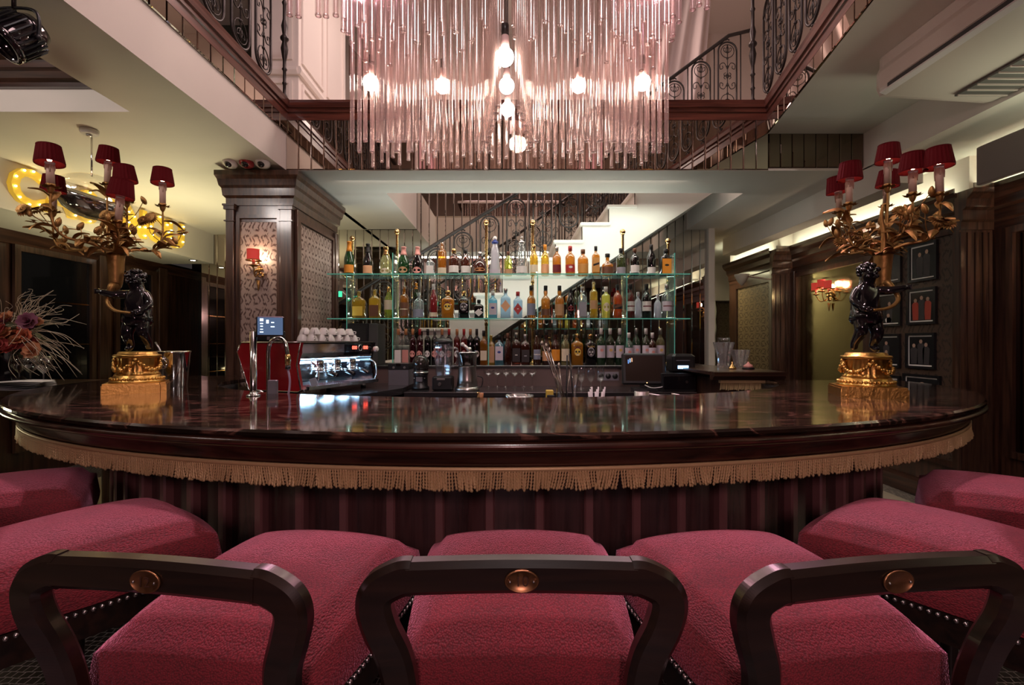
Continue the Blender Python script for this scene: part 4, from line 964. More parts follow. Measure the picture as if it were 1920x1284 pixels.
def putto(parent, side, s=1.0):
    # black bronze child carrying a horn: one continuous body. side = +1 : horn towards -x
    k = -side
    J = [((0, 0, .205), .062), ((0, .0, .262), .058), ((0, -.002, .318), .050), ((0, -.004, .352), .034), ((.006*k, -.006, .385), .040), ((.010*k, -.008, .425), .046), ((.010*k, -.002, .455), .030),
         ((.046*k, 0, .335), .028), ((.098*k, -.035, .322), .024), ((.150*k, -.05, .335), .018), ((.172*k, -.05, .340), .015),
         ((-.048*k, 0, .332), .026), ((-.078*k, -.025, .270), .022), ((-.050*k, -.075, .225), .017), ((-.028*k, -.088, .222), .014),
         ((.032*k, 0, .180), .044), ((.042*k, -.03, .100), .033), ((.036*k, .005, .028), .020), ((.040*k, -.035, .012), .016),
         ((-.032*k, 0, .180), .044), ((-.040*k, -.045, .120), .034), ((-.046*k, .02, .050), .020), ((-.042*k, .03, .014), .017)]
    E = [(0, 1), (1, 2), (2, 3), (3, 4), (4, 5), (5, 6), (2, 7), (7, 8), (8, 9), (9, 10), (2, 11), (11, 12), (12, 13), (13, 14), (0, 15), (15, 16), (16, 17), (17, 18), (0, 19), (19, 20), (20, 21), (21, 22)]
    f = skin_figure('statue', J, E, BLACKG, parent)
    # curls, face, ears
    h = MB(); rn = random.Random(3)
    for i in range(46):
        a = rn.uniform(0, 2*pi); b = rn.uniform(.05, 1.45); r = .047
        c = (.010*k+r*cos(a)*sin(b), -.004+r*sin(a)*sin(b)*1.05+.006, .425+r*cos(b)*.95)
        if c[1] < -.03 and c[2] < .432: continue
        h.sph(c, rn.uniform(.009, .014), 7, 5)
    h.build('hair', BLACKG, f)
    m = MB(); m.sph((.010*k, -.053, .410), .008, 8, 6); m.sph((.010*k, -.049, .394), .0075, 8, 5, .5)
    for s_ in (-1, 1): m.sph((.010*k+s_*.017, -.045, .418), .0075, 8, 6); m.sph((.010*k+s_*.020, -.040, .400), .012, 8, 6); m.sph((.010*k+s_*.046, -.002, .412), .010, 8, 6)
    m.build('face', BLACKG, f)
    for s_, p in ((1, J[10][0]), (-1, J[14][0])):          # hands: palm with five curled fingers
        m = MB(); m.sph(p, .014, 8, 6, .8)
        for q in range(4): m.tube([vadd(p, (0, -.004+.003*q, .010-.006*q)), vadd(p, (.012*k*s_, -.012, .010-.006*q)), vadd(p, (.016*k*s_, -.004, .008-.006*q)), vadd(p, (.010*k*s_, .004, .007-.006*q))], [.0042, .0040, .0036, .003], 6)
        m.tube([vadd(p, (0, 0, .010)), vadd(p, (.004*k*s_, .010, .014)), vadd(p, (.010*k*s_, .012, .012))], [.0048, .0044, .0036], 6)
        m.build('hand', BLACKG, f)
    # drapery round the hips
    dr = MB(); dr.lathe([(.060, .150), (.074, .175), (.070, .20), (.066, .225), (.060, .232)], 26, star=.06, ns=9, close=False); dr.build('drapery', BLACKG, f)
    return f
def candelabrum(label, base, stem, tips, flip, rz, seed):
    """base: world point under the plinth; stem: world point of the crown of the horn; tips: world points of the candle feet."""
    rn = random.Random(seed)
    cg = thing('candelabra', label, 'candelabra', base, 0, 'gilded figure candelabra on the bar')
    def l(p): return vsub(p, base)
    # stepped plinth, notched corners, fluted drum
    pl = MB(); q = .142; nt_ = .028
    oct_ = [(-q+nt_, -q), (q-nt_, -q), (q-nt_, -q+nt_*.6), (q, -q+nt_*.6), (q, q-nt_), (q-nt_, q-nt_), (q-nt_, q), (-q+nt_, q), (-q+nt_, q-nt_), (-q, q-nt_), (-q, -q+nt_*.6), (-q+nt_, -q+nt_*.6)]
    pl.prism(oct_, 0, .046); pl.prism([(x*.97, y*.97) for x, y in oct_], .046, .056)
    p0 = pl.build('plinth', GOLD, cg, rot=(0, 0, rz))
    m = MB(); m.lathe([(0.1310, .056), (0.1279, .064), (0.1170, .078), (0.1092, .092), (0.1061, .098)], 32)
    for k in range(40):
        a = 2*pi*k/40; m.sph((.120*cos(a), .120*sin(a), .077), .010, 6, 4, .8)
    m.build('leaf_moulding', GOLD, cg)
    MB().lathe([(0.0998, .098), (0.1014, .104), (0.0936, .110), (0.0905, .118), (0.0905, .188), (0.0952, .194)], 72, star=.030, ns=18).build('fluted_drum', GOLD, cg)
    MB().lathe([(0.0952, .192), (0.1092, .196), (0.1123, .203), (0.1092, .210), (0.0936, .212), (0.0905, .222), (0.0842, .226)], 36).build('drum_cap', GOLD, cg)
    g = MB()
    for s_ in range(4):
        a0 = pi/2*s_+rz
        for k in range(15):
            t = k/14; a = a0+pi/2*t; z = .178-.052*sin(pi*t); r = .100+.014*sin(pi*t)
            for j in range(2): g.sph((r*cos(a)+rn.uniform(-.004, .004), r*sin(a)+rn.uniform(-.004, .004), z+rn.uniform(-.006, .006)), rn.uniform(.007, .012), 6, 4)
        g.sph((.103*cos(a0), .103*sin(a0), .182), .012, 8, 5)
    g.build('garland', GOLD, cg)
    f = putto(cg, flip); f.location = (0, 0, .226); f.scale = (.98, .98, .98); f.rotation_euler = (0, 0, rz*.3)
    sx = -flip
    st_ = l(stem)
    # horn: tail from the hip up to the crown, flaring
    horn = bez([(-sx*.03, -.09, .440), (sx*.06, -.085, .455), (sx*.125, -.055, .505), (st_[0]*.9+sx*.01, st_[1]-.03, .585), (st_[0], st_[1], st_[2]-.16), st_], 40)
    hm = MB(); hm.tube(horn, None, 14, rf=lambda t: .006+.012*t+.034*max(0, t-.45)**1.2*1.6)
    hm.build('horn', GOLDD, cg)
    c = MB()
    for k in range(10):
        a = 2*pi*k/10; c.grid(lambda u, v: (st_[0]+(.035+.075*u)*cos(a)-(2*v-1)*.024*(1-u*u)*sin(a), st_[1]+(.035+.075*u)*sin(a)+(2*v-1)*.024*(1-u*u)*cos(a), st_[2]+.012*sin(pi*u)+(.02 if k % 2 else -.01)*u), 4, 2)
    c.build('horn_crown', GOLDD, cg)
    top = (st_[0], st_[1], st_[2]+.04)
    ctr = MB(); ctr.tube(bez([st_, vadd(st_, (.004, 0, .10)), vadd(st_, (-.006, .004, .20)), vadd(st_, (0, 0, .26))], 12), None, 8, rf=lambda t: .016-.009*t); ctr.build('centre_stem', GOLDD, cg)
    for i, tp in enumerate(tips):
        t = l(tp); h = vsub(t, st_); rad = sqrt(h[0]**2+h[1]**2)
        if rad < .2:
            pth = [vadd(st_, (0, 0, .03)), vadd(st_, (h[0]*.45, h[1]*.45, h[2]*.28)), vadd(st_, (h[0]*.95, h[1]*.95, h[2]*.55)), t]
        else:
            pth = [vadd(st_, (0, 0, .01)), vadd(st_, (h[0]*.40, h[1]*.40, h[2]*.06+.03)), vadd(st_, (h[0]*.82, h[1]*.82, h[2]*.16+.02)), vadd(st_, (h[0]*.99, h[1]*.99, h[2]*.50)), t]
        path = bez(pth, 24)
        arm = MB().tube(path, None, 7, rf=lambda u: .0095-.0045*u).build('arm', GOLDD, cg)
        link('bobeche', bobme, cg, (t[0], t[1], t[2]))
        hcan = .105+.02*(i % 2); 
        tilt = (rn.uniform(-.04, .04), rn.uniform(-.07, .07), 0)
        cn = link('candle', candme, cg, (t[0], t[1], t[2]+.012), tilt); cn.scale = (1, 1, hcan/.115)
        link('drip_cup', sockme, cn, (0, 0, .116)); 
        sh_ = link('lamp_shade', shme, cg, (t[0]+tilt[1]*.14, t[1]-tilt[0]*.14, t[2]+.012+hcan+.008), (tilt[0]*1.6, tilt[1]*1.6, 0))
        link('bulb', bulbme, sh_, (0, 0, .028))
        # leaves, buds and flowers along the arm
        for k in range(15):
            u = rn.uniform(.15, .95); j = min(len(path)-2, int(u*(len(path)-1))); p = path[j]
            az = rn.uniform(0, 2*pi); lf = link('leaf', leafme, cg, p, (rn.uniform(-.5, .9), rn.uniform(-.5, .5), az)); sc = rn.uniform(.4, .9); lf.scale = (sc, sc, sc)
        tw = MB()
        ends = []
        for k in range(5):
            u = rn.uniform(.25, .85); p = path[int(u*(len(path)-1))]
            e = vadd(p, (rn.uniform(-.11, .11), rn.uniform(-.11, .08), rn.uniform(.04, .15)))
            mid = vadd(vmul(vadd(p, e), .5), (rn.uniform(-.03, .03), rn.uniform(-.03, .03), -.015)); tw.tube(bez([p, mid, e], 8), .0022, 5); ends.append(e)
        tw.build('sprig', GOLDD, cg)
        for k, e in enumerate(ends):
            if k < 2: link('flower', daisyme, cg, e, (rn.uniform(-.2, 1.3), rn.uniform(-.6, .6), 0))
            else: link('bud', budme, cg, e, (rn.uniform(-.5, .5), rn.uniform(-.5, .5), 0))
    return cg
if True:
    bL = W(266, 0, 2.75); bL = (bL[0], 2.72, BZ)
    bR = W(1618, 0, 2.52); bR = (bR[0], 2.50, BZ)
    tipsL = [W(95, 352, 2.50), W(201, 348, 3.05), W(238, 380, 2.92), W(305, 388, 3.02), W(100, 398, 2.95), W(222, 420, 2.62)]
    tipsR = [W(1574, 400, 2.95), W(1592, 386, 2.72), W(1661, 388, 3.0), W(1664, 352, 2.72), W(1711, 368, 2.50), W(1762, 368, 2.40)]
    candelabrum('gilded figure candelabra with red shades, beside the ice bucket and floral arrangement', bL, W(217, 478, 2.70), tipsL, 1, .55, 21)
    candelabrum('gilded figure candelabra with red shades, in front of the framed photographs', bR, W(1656, 478, 2.52), tipsR, -1, -.35, 22)
# ------------------------------------------------------------------ wrought iron railings
def spiral(cx, cz, r, a0, turns, n=18):
    return [(cx+r*(1-.8*i/n)*cos(a0+turns*2*pi*i/n), 0, cz+r*(1-.8*i/n)*sin(a0+turns*2*pi*i/n)) for i in range(n+1)]
def panel_meshes(w, h, mat):
    """One arched panel of the railing: frame with round head and foot, spine with fleurons, scrolls."""
    out = {}
    r = w/2; n = 12; pts = []
    for i in range(n+1): a = pi*i/n; pts.append((r*cos(a), 0, h-r+r*sin(a)))
    for i in range(n+1): a = pi+pi*i/n; pts.append((r*cos(a), 0, r+r*sin(a)))
    pts.append(pts[0]); out['frame'] = MB().tube(pts, .0098, 6).mesh('frame', mat)
    m = MB(); z0, z1 = .03, h-.03; m.tube([(0, 0, z0), (0, 0, z1)], .0055, 6)
    for z in (h*.24, h*.36, h*.48, h*.52, h*.64, h*.76): m.lathe([(.004, -.016), (.011, -.006), (.0135, 0), (.011, .006), (.004, .016)], 8, (0, 0, z))
    for s in (-1, 1):
        for z, up in ((h-r, 1), (r, -1)): m.tube([(0, 0, z-.03*up), (s*.018, 0, z+.01*up), (s*.010, 0, z+.035*up), (s*.002, 0, z+.055*up)], .004, 5)
    out['spine'] = m.mesh('spine', mat)
    sc = MB()
    for z, up in ((h-r, 1), (r, -1)):
        rc = []; 
        for i in range(17): a = 2*pi*i/16; rc.append((r*.72*cos(a), 0, z+r*.72*sin(a)))
        sc.tube(rc, .0045, 5)
        for s in (-1, 1):
            sc.tube(bez([(0, 0, z-up*(r+.10)), (s*r*.35, 0, z-up*(r+.03)), (s*r*.80, 0, z-up*(r+.045)), (s*r*.78, 0, z-up*(r+.095)), (s*r*.50, 0, z-up*(r+.085)), (s*r*.55, 0, z-up*(r+.06))], 20), .0045, 5)
            sc.tube(bez([(0, 0, z-up*.02), (s*r*.35, 0, z+up*.0), (s*r*.42, 0, z+up*.035), (s*r*.22, 0, z+up*.03)], 12), .004, 5)
            sc.tube(bez([(0, 0, z-up*(r+.19)), (s*r*.25, 0, z-up*(r+.16)), (s*r*.38, 0, z-up*(r+.19)), (s*r*.2, 0, z-up*(r+.205))], 12), .004, 5)
    out['scrolls'] = sc.mesh('scrolls', mat)
    f = MB()
    for k in range(7):
        a = -pi/2+(k-3)*.42; f.sph((.028*cos(a), 0, -.022+.028*sin(a)*.9), .0085, 6, 4)
    f.sph((0, 0, -.02), .012, 7, 5); f.sph((0, 0, -.06), .008, 6, 4)
    for k in range(5):
        a = pi/2+(k-2)*.5; f.sph((.02*cos(a), 0, h+.012+.018*sin(a)), .008, 6, 4)
    out['finial'] = f.mesh('finial', mat); return out
GREYI = pbr('grey_wrought_iron', (.045, .040, .038), .4, .6)
PM_BIG = panel_meshes(.23, .80, IRON); PM_ST = panel_meshes(.20, .74, GREYI)
def railing_panel(me, parent, loc, rz):
    p = link('railing_panel', me['frame'], parent, loc, (0, 0, rz))
    link('spine', me['spine'], p); tag(link('scrolls', me['scrolls'], p), kind='stuff'); tag(link('finial', me['finial'], p), kind='stuff')
def newel(h, mat):
    m = MB(); prof = [(.022, 0), (.022, .03), (.013, .05), (.013, .12), (.020, .135), (.013, .15), (.013, .24), (.022, .255), (.014, .27), (.014, .33), (.020, .36), (.030, .43), (.018, .49), (.034, .51), (.034, .525), (.016, .55), (.027, .62), (.014, .68), (.014, .8), (.022, .82), (.013, .84), (.013, h)]
    return m.lathe(prof, 12).mesh('newel', mat)
RB = ZT+.035
rl = thing('balcony_railing', 'black wrought iron balcony railing above the cream ceiling edge, newel by the white pier', 'railing', (VX0-.02, 0, 0))
for k in range(11): railing_panel(PM_BIG, rl, (0, 3.80-.32*k, RB+.03), pi/2)
link('newel', newel(1.05, IRON), rl, (.03, YB-.06, ZT-.005))
MB().box(-.025, .025, .2, YB-.03, RB+.87, RB+.91).build('handrail', IRON, rl)
rr_ = thing('balcony_railing', 'black wrought iron balcony railing of round-ended panels over the air conditioner side', 'railing', (0, 0, 0))
ang = pi/2-math.atan(.19)
for k in range(11):
    y = 4.08-.29*k; railing_panel(PM_BIG, rr_, (vxr(y)-.02, y, RB+.03), ang)
link('newel', newel(1.05, IRON), rr_, (vxr(YB)-.12, YB+.02, ZT-.005))
for z0, z1, w in ((RB+.87, RB+.91, .025),):
    m = MB(); m.prism([(vxr(.2)-w, .2), (vxr(.2)+w, .2), (vxr(YB)+w-.1, YB), (vxr(YB)-w-.1, YB)], z0, z1); m.build('handrail' if w > .02 else 'bottom_rail', IRON, rr_)
sr = thing('stair_railing', 'grey wrought iron stair railing climbing the white steps behind the bottles', 'railing', (0, SY+.05, 0))
HRP = [(-2.3, 1.56), (-1.8, 1.86), (-1.11, 2.28), (0, 2.97), (1.676, 4.218), (2.37, 4.73), (2.62, 4.79)]
def hrz(x):
    for (xa, za), (xb, zb_) in zip(HRP, HRP[1:]):
        if x <= xb: return za+(zb_-za)*(x-xa)/(xb-xa)
    return HRP[-1][1]
for k in range(15): x = -1.69+RUN*k; railing_panel(PM_ST, sr, (x, 0, hrz(x)-.80), 0)
h2 = MB(); h2.tube([(x, 0, z) for x, z in HRP], .020, 8); h2.build('handrail', GREYI, sr)
balm = MB().lathe([(.007, 0), (.007, 1.0)], 8).mesh('baluster', GREYI)
for k in range(15):
    x = -1.69+RUN*(k+.5); z0 = min(RISE*(int((x-SX0)/RUN)+1), ZT); o = link('baluster', balm, sr, (x, 0, z0)); o.scale = (1, 1, hrz(x)-z0)
# sheer curtain of the upper floor
m = MB(); m.grid(lambda u, v: (1.45+1.1*u+.5*(1-v)*(u-.2)-.65*(1-v), 6.0+.05*sin(u*40)+.03*sin(u*17+v*3), 3.5+2.6*v), 90, 12)
tag(m.build('sheer_curtain', pbr('sheer_cloth', (.62, .52, .49), .8)), 'pale sheer curtain draped diagonally on the upper floor beyond the railing', 'curtain')
# ------------------------------------------------------------------ ceiling fittings
ac = thing('air_conditioner', 'long cream ceiling air conditioner in the raised soffit corner', 'air conditioner', (2.66, 0, 2.95))
CREAMP = pbr('cream_casing', (.62, .52, .46), .35)
m = MB(); sec = [(-.33, -.02), (-.35, .02), (-.35, .12), (-.33, .16), (-.33, .222), (.36, .222), (.36, -.06), (.10, -.045)]
n_ = len(sec); ys = [.3, 3.02, 3.06]
vs = []
for y in ys: vs += [(x*(1 if y < 3.05 else .96), y, z+(0 if y < 3.05 else .01)) for x, z in sec]
m.add(vs, [(i*n_+k, i*n_+(k+1) % n_, (i+1)*n_+(k+1) % n_, (i+1)*n_+k) for i in range(2) for k in range(n_)]+[tuple(range(n_)), tuple(2*n_+k for k in range(n_-1, -1, -1))]); m.build('casing', CREAMP, ac)
MB().box(-.356, -.349, .3, 2.94, .025, .115).build('front_panel', CREAMP, ac)
MB().box(-.353, -.335, .3, 2.95, -.018, .020).build('air_outlet', BLACK, ac)
MB().extr([(0, -.028), (.035, -.018), (.04, -.012), (.0, -.02)], (-.325, .3), (-.325, 3.0), (-1, 0)).build('outlet_lip', PORC, ac)
vg = MB().box(.06, .36, 1.2, 2.95, -.064, -.052).build('return_grille', pbr('grille_back', (.10, .09, .08), .6), ac)
sm_ = MB().box(.06, .36, 0, .008, -.072, -.062).mesh('slat', CREAMP)
for k in range(28): link('slat', sm_, vg, (0, 1.25+.062*k, 0))
# stage spotlight near the viewer
sp = thing('stage_light', 'black stage spotlight hanging in a yoke beside the coffered ceiling', 'spotlight', W(26, 70, 2.0)); sp.scale = (.68, .68, .68)
b = MB(); b.lathe([(.03, -.16), (.085, -.15), (.105, -.10), (.115, -.02), (.118, .05), (.125, .055), (.125, .085), (.105, .09), (.10, .06)], 24, close=False)
can = b.build('can', BLACKG, sp, (0, 0, 0), (2.55, .5, 0))
fin = MB().box(-.004, .004, .117, .128, -.09, .05).mesh('fin', BLACK)
for k in range(24): link('fin', fin, can, (0, 0, 0), (0, 0, 2*pi*k/24))
MB().lathe([(.0001, -.152), (.05, -.15)], 16, close=False).build('control_plate', GREYP, can)
for k, (x, y) in enumerate(((.03, 0), (-.02, .03), (-.025, -.02))): MB().sph((x, y, -.155), .007, 8, 6).build('display_light', emis('blue_display_%d' % k, (.35, .6, 1), 3), can)
yk = MB(); yk.tube(bez([(-.15, 0, -.01), (-.155, 0, .10), (-.12, 0, .165), (0, 0, .18), (.12, 0, .165), (.155, 0, .10), (.15, 0, -.01)], 30), .010, 6); yk.build('yoke', BLACK, sp)
MB().lathe([(.012, .17), (.012, .34)], 10).build('clamp', IRON, sp)
for s in (-1, 1): MB().sph((s*.15, 0, 0), .018, 8, 6).build('knob', BLACK, sp)
sd = thing('smoke_detector', 'small white detector on the cream ceiling beside the marquee letters', 'detector', (-2.95, 3.35, ZL))
MB().lathe([(.045, -.035), (.055, -.02), (.055, 0)], 18).build('body', PORC, sd); MB().lathe([(.006, -.05), (.018, -.045), (.018, -.035)], 10).build('sensor', STEEL, sd)
for px, mt, nm, dv in ((432, PORC, 'white dome camera on the pillar crown, nearest the marquee letters', -.3), (463, REDP, 'dark red dome camera on the pillar crown between two white ones', 0), (493, PORC, 'white dome camera on the pillar crown, nearest the chandelier', .2)):
    x, _, z = W(px, 0, 3.95); cm_ = thing('dome_camera', nm, 'camera', (x, 3.95, 2.86), 0, 'dome cameras on the pillar')
    MB().lathe([(.055, 0), (.058, .012), (.052, .03), (.03, .04), (.0001, .042)], 20).build('base', mt, cm_, rot=(pi-.35, 0, dv))
    e = MB().sph((0, -.030, -.026), .028, 14, 10).build('dome', BLACKG, cm_); MB().sph((0, -.056, -.028), .008, 8, 6).build('lens', DGLASS, e)
spk = thing('white_speaker', 'white cone speaker bracketed at the corner of the damask bay', 'speaker', W(1391, 521, 6.1))
MB().lathe([(.004, -.10), (.05, -.05), (.085, .02), (.09, .045), (.0001, .05)], 18).build('cone', pbr('grey_white_casing', (.60, .55, .46), .5), spk)
MB().tube([(0.05, .02, .03), (.2, .08, .02), (.40, .12, 0.0), (.47, .13, 0)], .012, 8).build('bracket', CREAMP, spk)
tv = thing('wall_screen', 'grey flat panel tilted above the dark cornice, glowing light behind', 'screen', (3.40, 3.28, 2.655), 0)
MB().bbox(-.02, .02, -.95, .22, -.14, .14, .008).build('casing', pbr('grey_panel', (.17, .14, .13), .5), tv, rot=(0, .0, 0))
MB().box(.02, .40, -.5, -.44, -.02, .02).build('bracket', STEEL, tv)
for px, py, d in ((362, 497, 6.3), (345, 518, 7.2), (148, 497, 6.4)):
    x, y, z = W(px, py, d); z = 2.455 if x < -4.1 else ZL
    dl = thing('downlight', {362: 'bright recessed downlight beside the pillar mirrors', 345: 'recessed downlight deepest in the dark left room', 148: 'recessed downlight above the dark glazed cabinets'}[px], 'downlight', (max(x, -4.85), y, z), 0, 'recessed downlights')
    MB().lathe([(.03, -.004), (.045, -.006), (.05, 0)], 16, close=False).build('bezel', CHROME, dl); MB().lathe([(.0001, -.003), (.03, -.003)], 14, close=False).build('lamp', emis('downlight_lamp', (1, .92, .8), 12), dl)
# ------------------------------------------------------------------ marquee sign on the bulkhead
sg = thing('marquee_sign', 'yellow marquee letters with small bulbs along the cream bulkhead', 'sign', (-4.095, 4.0, 2.66))
YEL = pbr('yellow_letter', (.72, .46, .04), .4, emit=(1, .62, .05), es=.16)  # weak emission puts the bulbs' light into the letter faces
bulbs = MB().sph((0, 0, 0), .009, 8, 5).mesh('bulb', SIGNB)
def letter(ch_, yc, size=.42):
    L_ = text('letter', ch_, size, YEL, sg, (.02, yc-4.0, 0), (pi/2, 0, pi/2), ext=.02, bold=.012)
    me = L_.data; xs_ = [v.co.x for v in me.vertices]; ys_ = [v.co.y for v in me.vertices]; w2 = max(xs_)-min(xs_); x0 = min(xs_); y0, y1 = min(ys_), max(ys_)
    # bulbs follow the strokes
    strokes = {'C': [(.9, .80), (.62, .95), (.35, .90), (.12, .68), (.10, .42), (.22, .17), (.5, .05), (.82, .12)], 'A': [(.1, .1), (.22, .35), (.35, .62), (.5, .92), (.65, .62), (.78, .35), (.9, .1)], 'I': [(.5, .1), (.5, .32), (.5, .55), (.5, .8)], 'S': [(.85, .8), (.5, .93), (.15, .75), (.5, .5), (.85, .27), (.5, .06), (.12, .2)],
      'N': [(.1, .1), (.1, .4), (.1, .75), (.35, .65), (.6, .35), (.88, .1), (.88, .4), (.88, .8)], 'O': [(.5, .95), (.15, .75), (.08, .5), (.15, .22), (.5, .05), (.85, .22), (.92, .5), (.85, .75)], 'U': [(.1, .9), (.1, .6), (.12, .3), (.5, .06), (.86, .3), (.9, .6), (.9, .9)]}[ch_]
    for a, b_ in strokes: link('bulb', bulbs, L_, (x0+w2*a, y0+(y1-y0)*b_, .028))
for ch_, px in (('C', 45), ('A', 108), ('S', 160), ('I', 205), ('N', 250), ('O', 293), ('U', 326)):
    letter(ch_, -4.095/((px-960)/F))
gb = thing('chrome_globe', 'large clear glass globe half filled with chrome, hung by the marquee letters', 'globe lamp', W(172, 372, 3.45))
MB().sph((0, 0, 0), .235, 32, 20, .72).build('glass_globe', thin_glass('globe_glass', (.97, .96, .95), .04, 0, edge=.35), gb)
MB().lathe([(.17, -.02), (.175, .0), (.19, .02), (.205, -.01), (.19, -.06), (.14, -.11), (.07, -.14), (.0001, -.148)], 28).build('chrome_bowl', CHROME, gb, rot=(.0, .30, 0))
MB().tube([(0, 0, .16), (0, 0, 2.86-gb.location[2])], .006, 8).build('rod', CHROME, gb)
for a in (.2, 1.6, 3.0, 4.4): MB().sph((.15*cos(a), .15*sin(a), .03), .02, 10, 8).build('bulb', FLAME, gb)
# ------------------------------------------------------------------ wall sconces and framed photographs
RSH = pbr('red_pleated_shade', (.46, .03, .03), .7, emit=(.9, .08, .05), es=.22)
def half_shade(r, h):
    # half shade, open towards the wall
    m = MB(); n = 18
    m.grid(lambda u, v: (r*cos(pi+pi*u)*(1.02 if int(u*n+.5) % 2 else .98), r*sin(pi+pi*u)*(1.02 if int(u*n+.5) % 2 else .98), h*v), n, 2); m.grid(lambda u, v: (r*.94*cos(pi+pi*u), r*.94*sin(pi+pi*u), h*v), n, 2, flip=True)
    for z in (0, h): m.tube([(r*cos(pi+pi*k/12), r*sin(pi+pi*k/12), z) for k in range(13)], .003, 5)
    return m.mesh('lamp_shade', RSH)
ssh = half_shade(.050, .080)
scbm = MB().sph((0, 0, .0), .011, 10, 6, 1.6).mesh('bulb', SCB)
def sconce(label, loc, rz, arms, group='wall sconces with red shades', s=1.0):
    t_ = thing('wall_sconce', label, 'sconce', loc, rz, group); t_.scale = (s, s, s)
    b = MB(); rn = random.Random(4)
    for k in range(34):
        a = rn.uniform(0, 2*pi); r = rn.uniform(0, .055); b.sph((r*cos(a), -.01-rn.uniform(0, .012), -.03+1.35*r*sin(a)), rn.uniform(.007, .013), 6, 4)
    b.lathe([(.002, -.20), (.010, -.16), (.016, -.11)], 8, (0, -.01, 0)); b.build('back_plate', GOLDD, t_)
    for x, h in arms:
        MB().tube(bez([(0, -.015, -.05), (x*.6, -.06, -.085), (x, -.085, -.02), (x, -.085, h-.06)], 16), .0055, 7).build('arm', GOLDD, t_)
        MB().lathe([(.008, -.02), (.038, -.012), (.040, -.008), (.012, 0)], 14, (x, -.085, h-.04)).build('drip_pan', GOLDD, t_)
        MB().lathe([(.012, 0), (.012, .055)], 10, (x, -.085, h-.045)).build('candle', CANDLE, t_)
        s_ = link('lamp_shade', ssh, t_, (x, -.085, h)); MB().lathe([(.047, -.004), (.062, -.012), (.062, -.008), (.047, 0)], 18, close=False).build('gallery', GOLDD, s_)
        link('bulb', scbm, s_, (0, .012, .04), None, (1.5, 1.5, 1.5))
    return t_
sconce('gilt sconce with one red shade on the silver damask of the pillar', (-2.145, CY0-.02, 2.01), 0, [(0, .055)])
sconce('gilt three-armed sconce with red shades on the antique mirror', (3.61, 5.45, 1.93), -pi/2, [(-.11, .05), (0, .075), (.11, .05)])
sconce('gilt sconce with wide red shade on the dark mirror of the nearest bay', (3.78, 3.25, 1.98), -pi/2, [(0, .06)], s=1.25)
PHB = pbr('photo_black', (.012, .012, .014), .25, 0, .3); PHF = pbr('photo_skin', (.42, .27, .20), .5); PHR = pbr('photo_red', (.40, .05, .03), .5); PHW = pbr('photo_white', (.85, .82, .78), .5)
def photo(px0, px1, py0, py1, label, figs, paper=None):
    """framed photograph on the photo wall (plane x = const); figs: (u, height, body colour)"""
    X = 3.64-.02
    y1 = X*F/(px0-960); y0 = X*F/(px1-960); ym = (y0+y1)/2
    z1 = EYE+(642-py0)*ym/F; z0 = EYE+(642-py1)*ym/F; w, h = y1-y0, z1-z0
    t_ = thing('framed_photo', label, 'picture', (X, ym, (z0+z1)/2), -pi/2, 'framed photographs on the wall')
    pf = pframe('x', 0, -w/2, w/2, -h/2, h/2, -1, .022, .022); pf.build('frame', PHB, t_)
    MB().box(-w/2+.02, w/2-.02, -.006, 0, -h/2+.02, h/2-.02).build('mat_board', PHW, t_)
    pr_ = MB().box(-w/2+.034, w/2-.034, -.008, -.006, -h/2+.034, h/2-.034).build('print', paper or PHB, t_)
    w -= .075; h -= .075
    for u, hh, mt in figs:
        x = (u-.5)*w; zt = -h/2+h*hh; m = MB()
        bw = w*.16
        m.add([(x-bw*.8, -.0086, -h/2+.002), (x+bw*.8, -.0086, -h/2+.002), (x+bw, -.0086, zt-h*.2), (x+bw*.5, -.0086, zt-h*.12), (x-bw*.5, -.0086, zt-h*.12), (x-bw, -.0086, zt-h*.2)], [(0, 1, 2, 3, 4, 5)]); m.build('printed_clothes', mt, pr_)
        m = MB(); m.lathe([(.0001, 0), (1, 0)], 12, close=False); m.xf(lambda p: (x+p[0]*w*.075, -.0090, zt-h*.06+p[1]*h*.075)); m.build('printed_face', PHF, pr_)
DK = pbr('photo_suit', (.035, .03, .035), .5)
photo(1644, 1692, 462, 532, 'small framed photograph in the top row, partly behind the candelabra horn', [(.5, .8, PHR)])
photo(1706, 1760, 455, 527, 'framed photograph in the top row of two people in dark suits', [(.35, .82, DK), (.68, .88, DK)])
photo(1644, 1692, 547, 612, 'framed photograph in the second row of someone at a white table', [(.55, .75, DK), (.5, .32, PHW)])
photo(1703, 1758, 540, 608, 'framed photograph of a dark figure between two red waistcoats', [(.22, .78, PHR), (.5, .86, DK), (.78, .8, PHR)])
photo(1642, 1690, 626, 688, 'framed photograph of a seated person in a dark jacket with open white shirt', [(.45, .85, DK), (.45, .5, PHW)])
photo(1701, 1756, 624, 691, 'framed photograph in the third row of three people, one with a ball', [(.2, .75, DK), (.52, .9, DK), (.75, .78, DK)])
photo(1644, 1690, 703, 745, 'pale framed photograph in the bottom row just behind the gilt plinth', [(.5, .8, DK)], PHW)
photo(1696, 1766, 702, 748, 'wide framed photograph in the bottom row with three faces', [(.25, .72, DK), (.52, .78, DK), (.78, .7, DK)])
# exit sign
ex = thing('exit_sign', 'tiny green lit exit sign in the strip mirrors by the pillar', 'sign', W(630, 551, 6.0))
MB().box(-.07, .07, 0, .02, -.035, .035).build('light_box', emis('exit_green', (.05, .55, .28), 1.2), ex)
# ------------------------------------------------------------------ coffee machine
MACH_A = radians(-20)
cm = thing('coffee_machine', 'red sided espresso machine with lit chrome front, cups stacked on top', 'coffee machine', (-1.441, 3.3, 1.0), MACH_A)
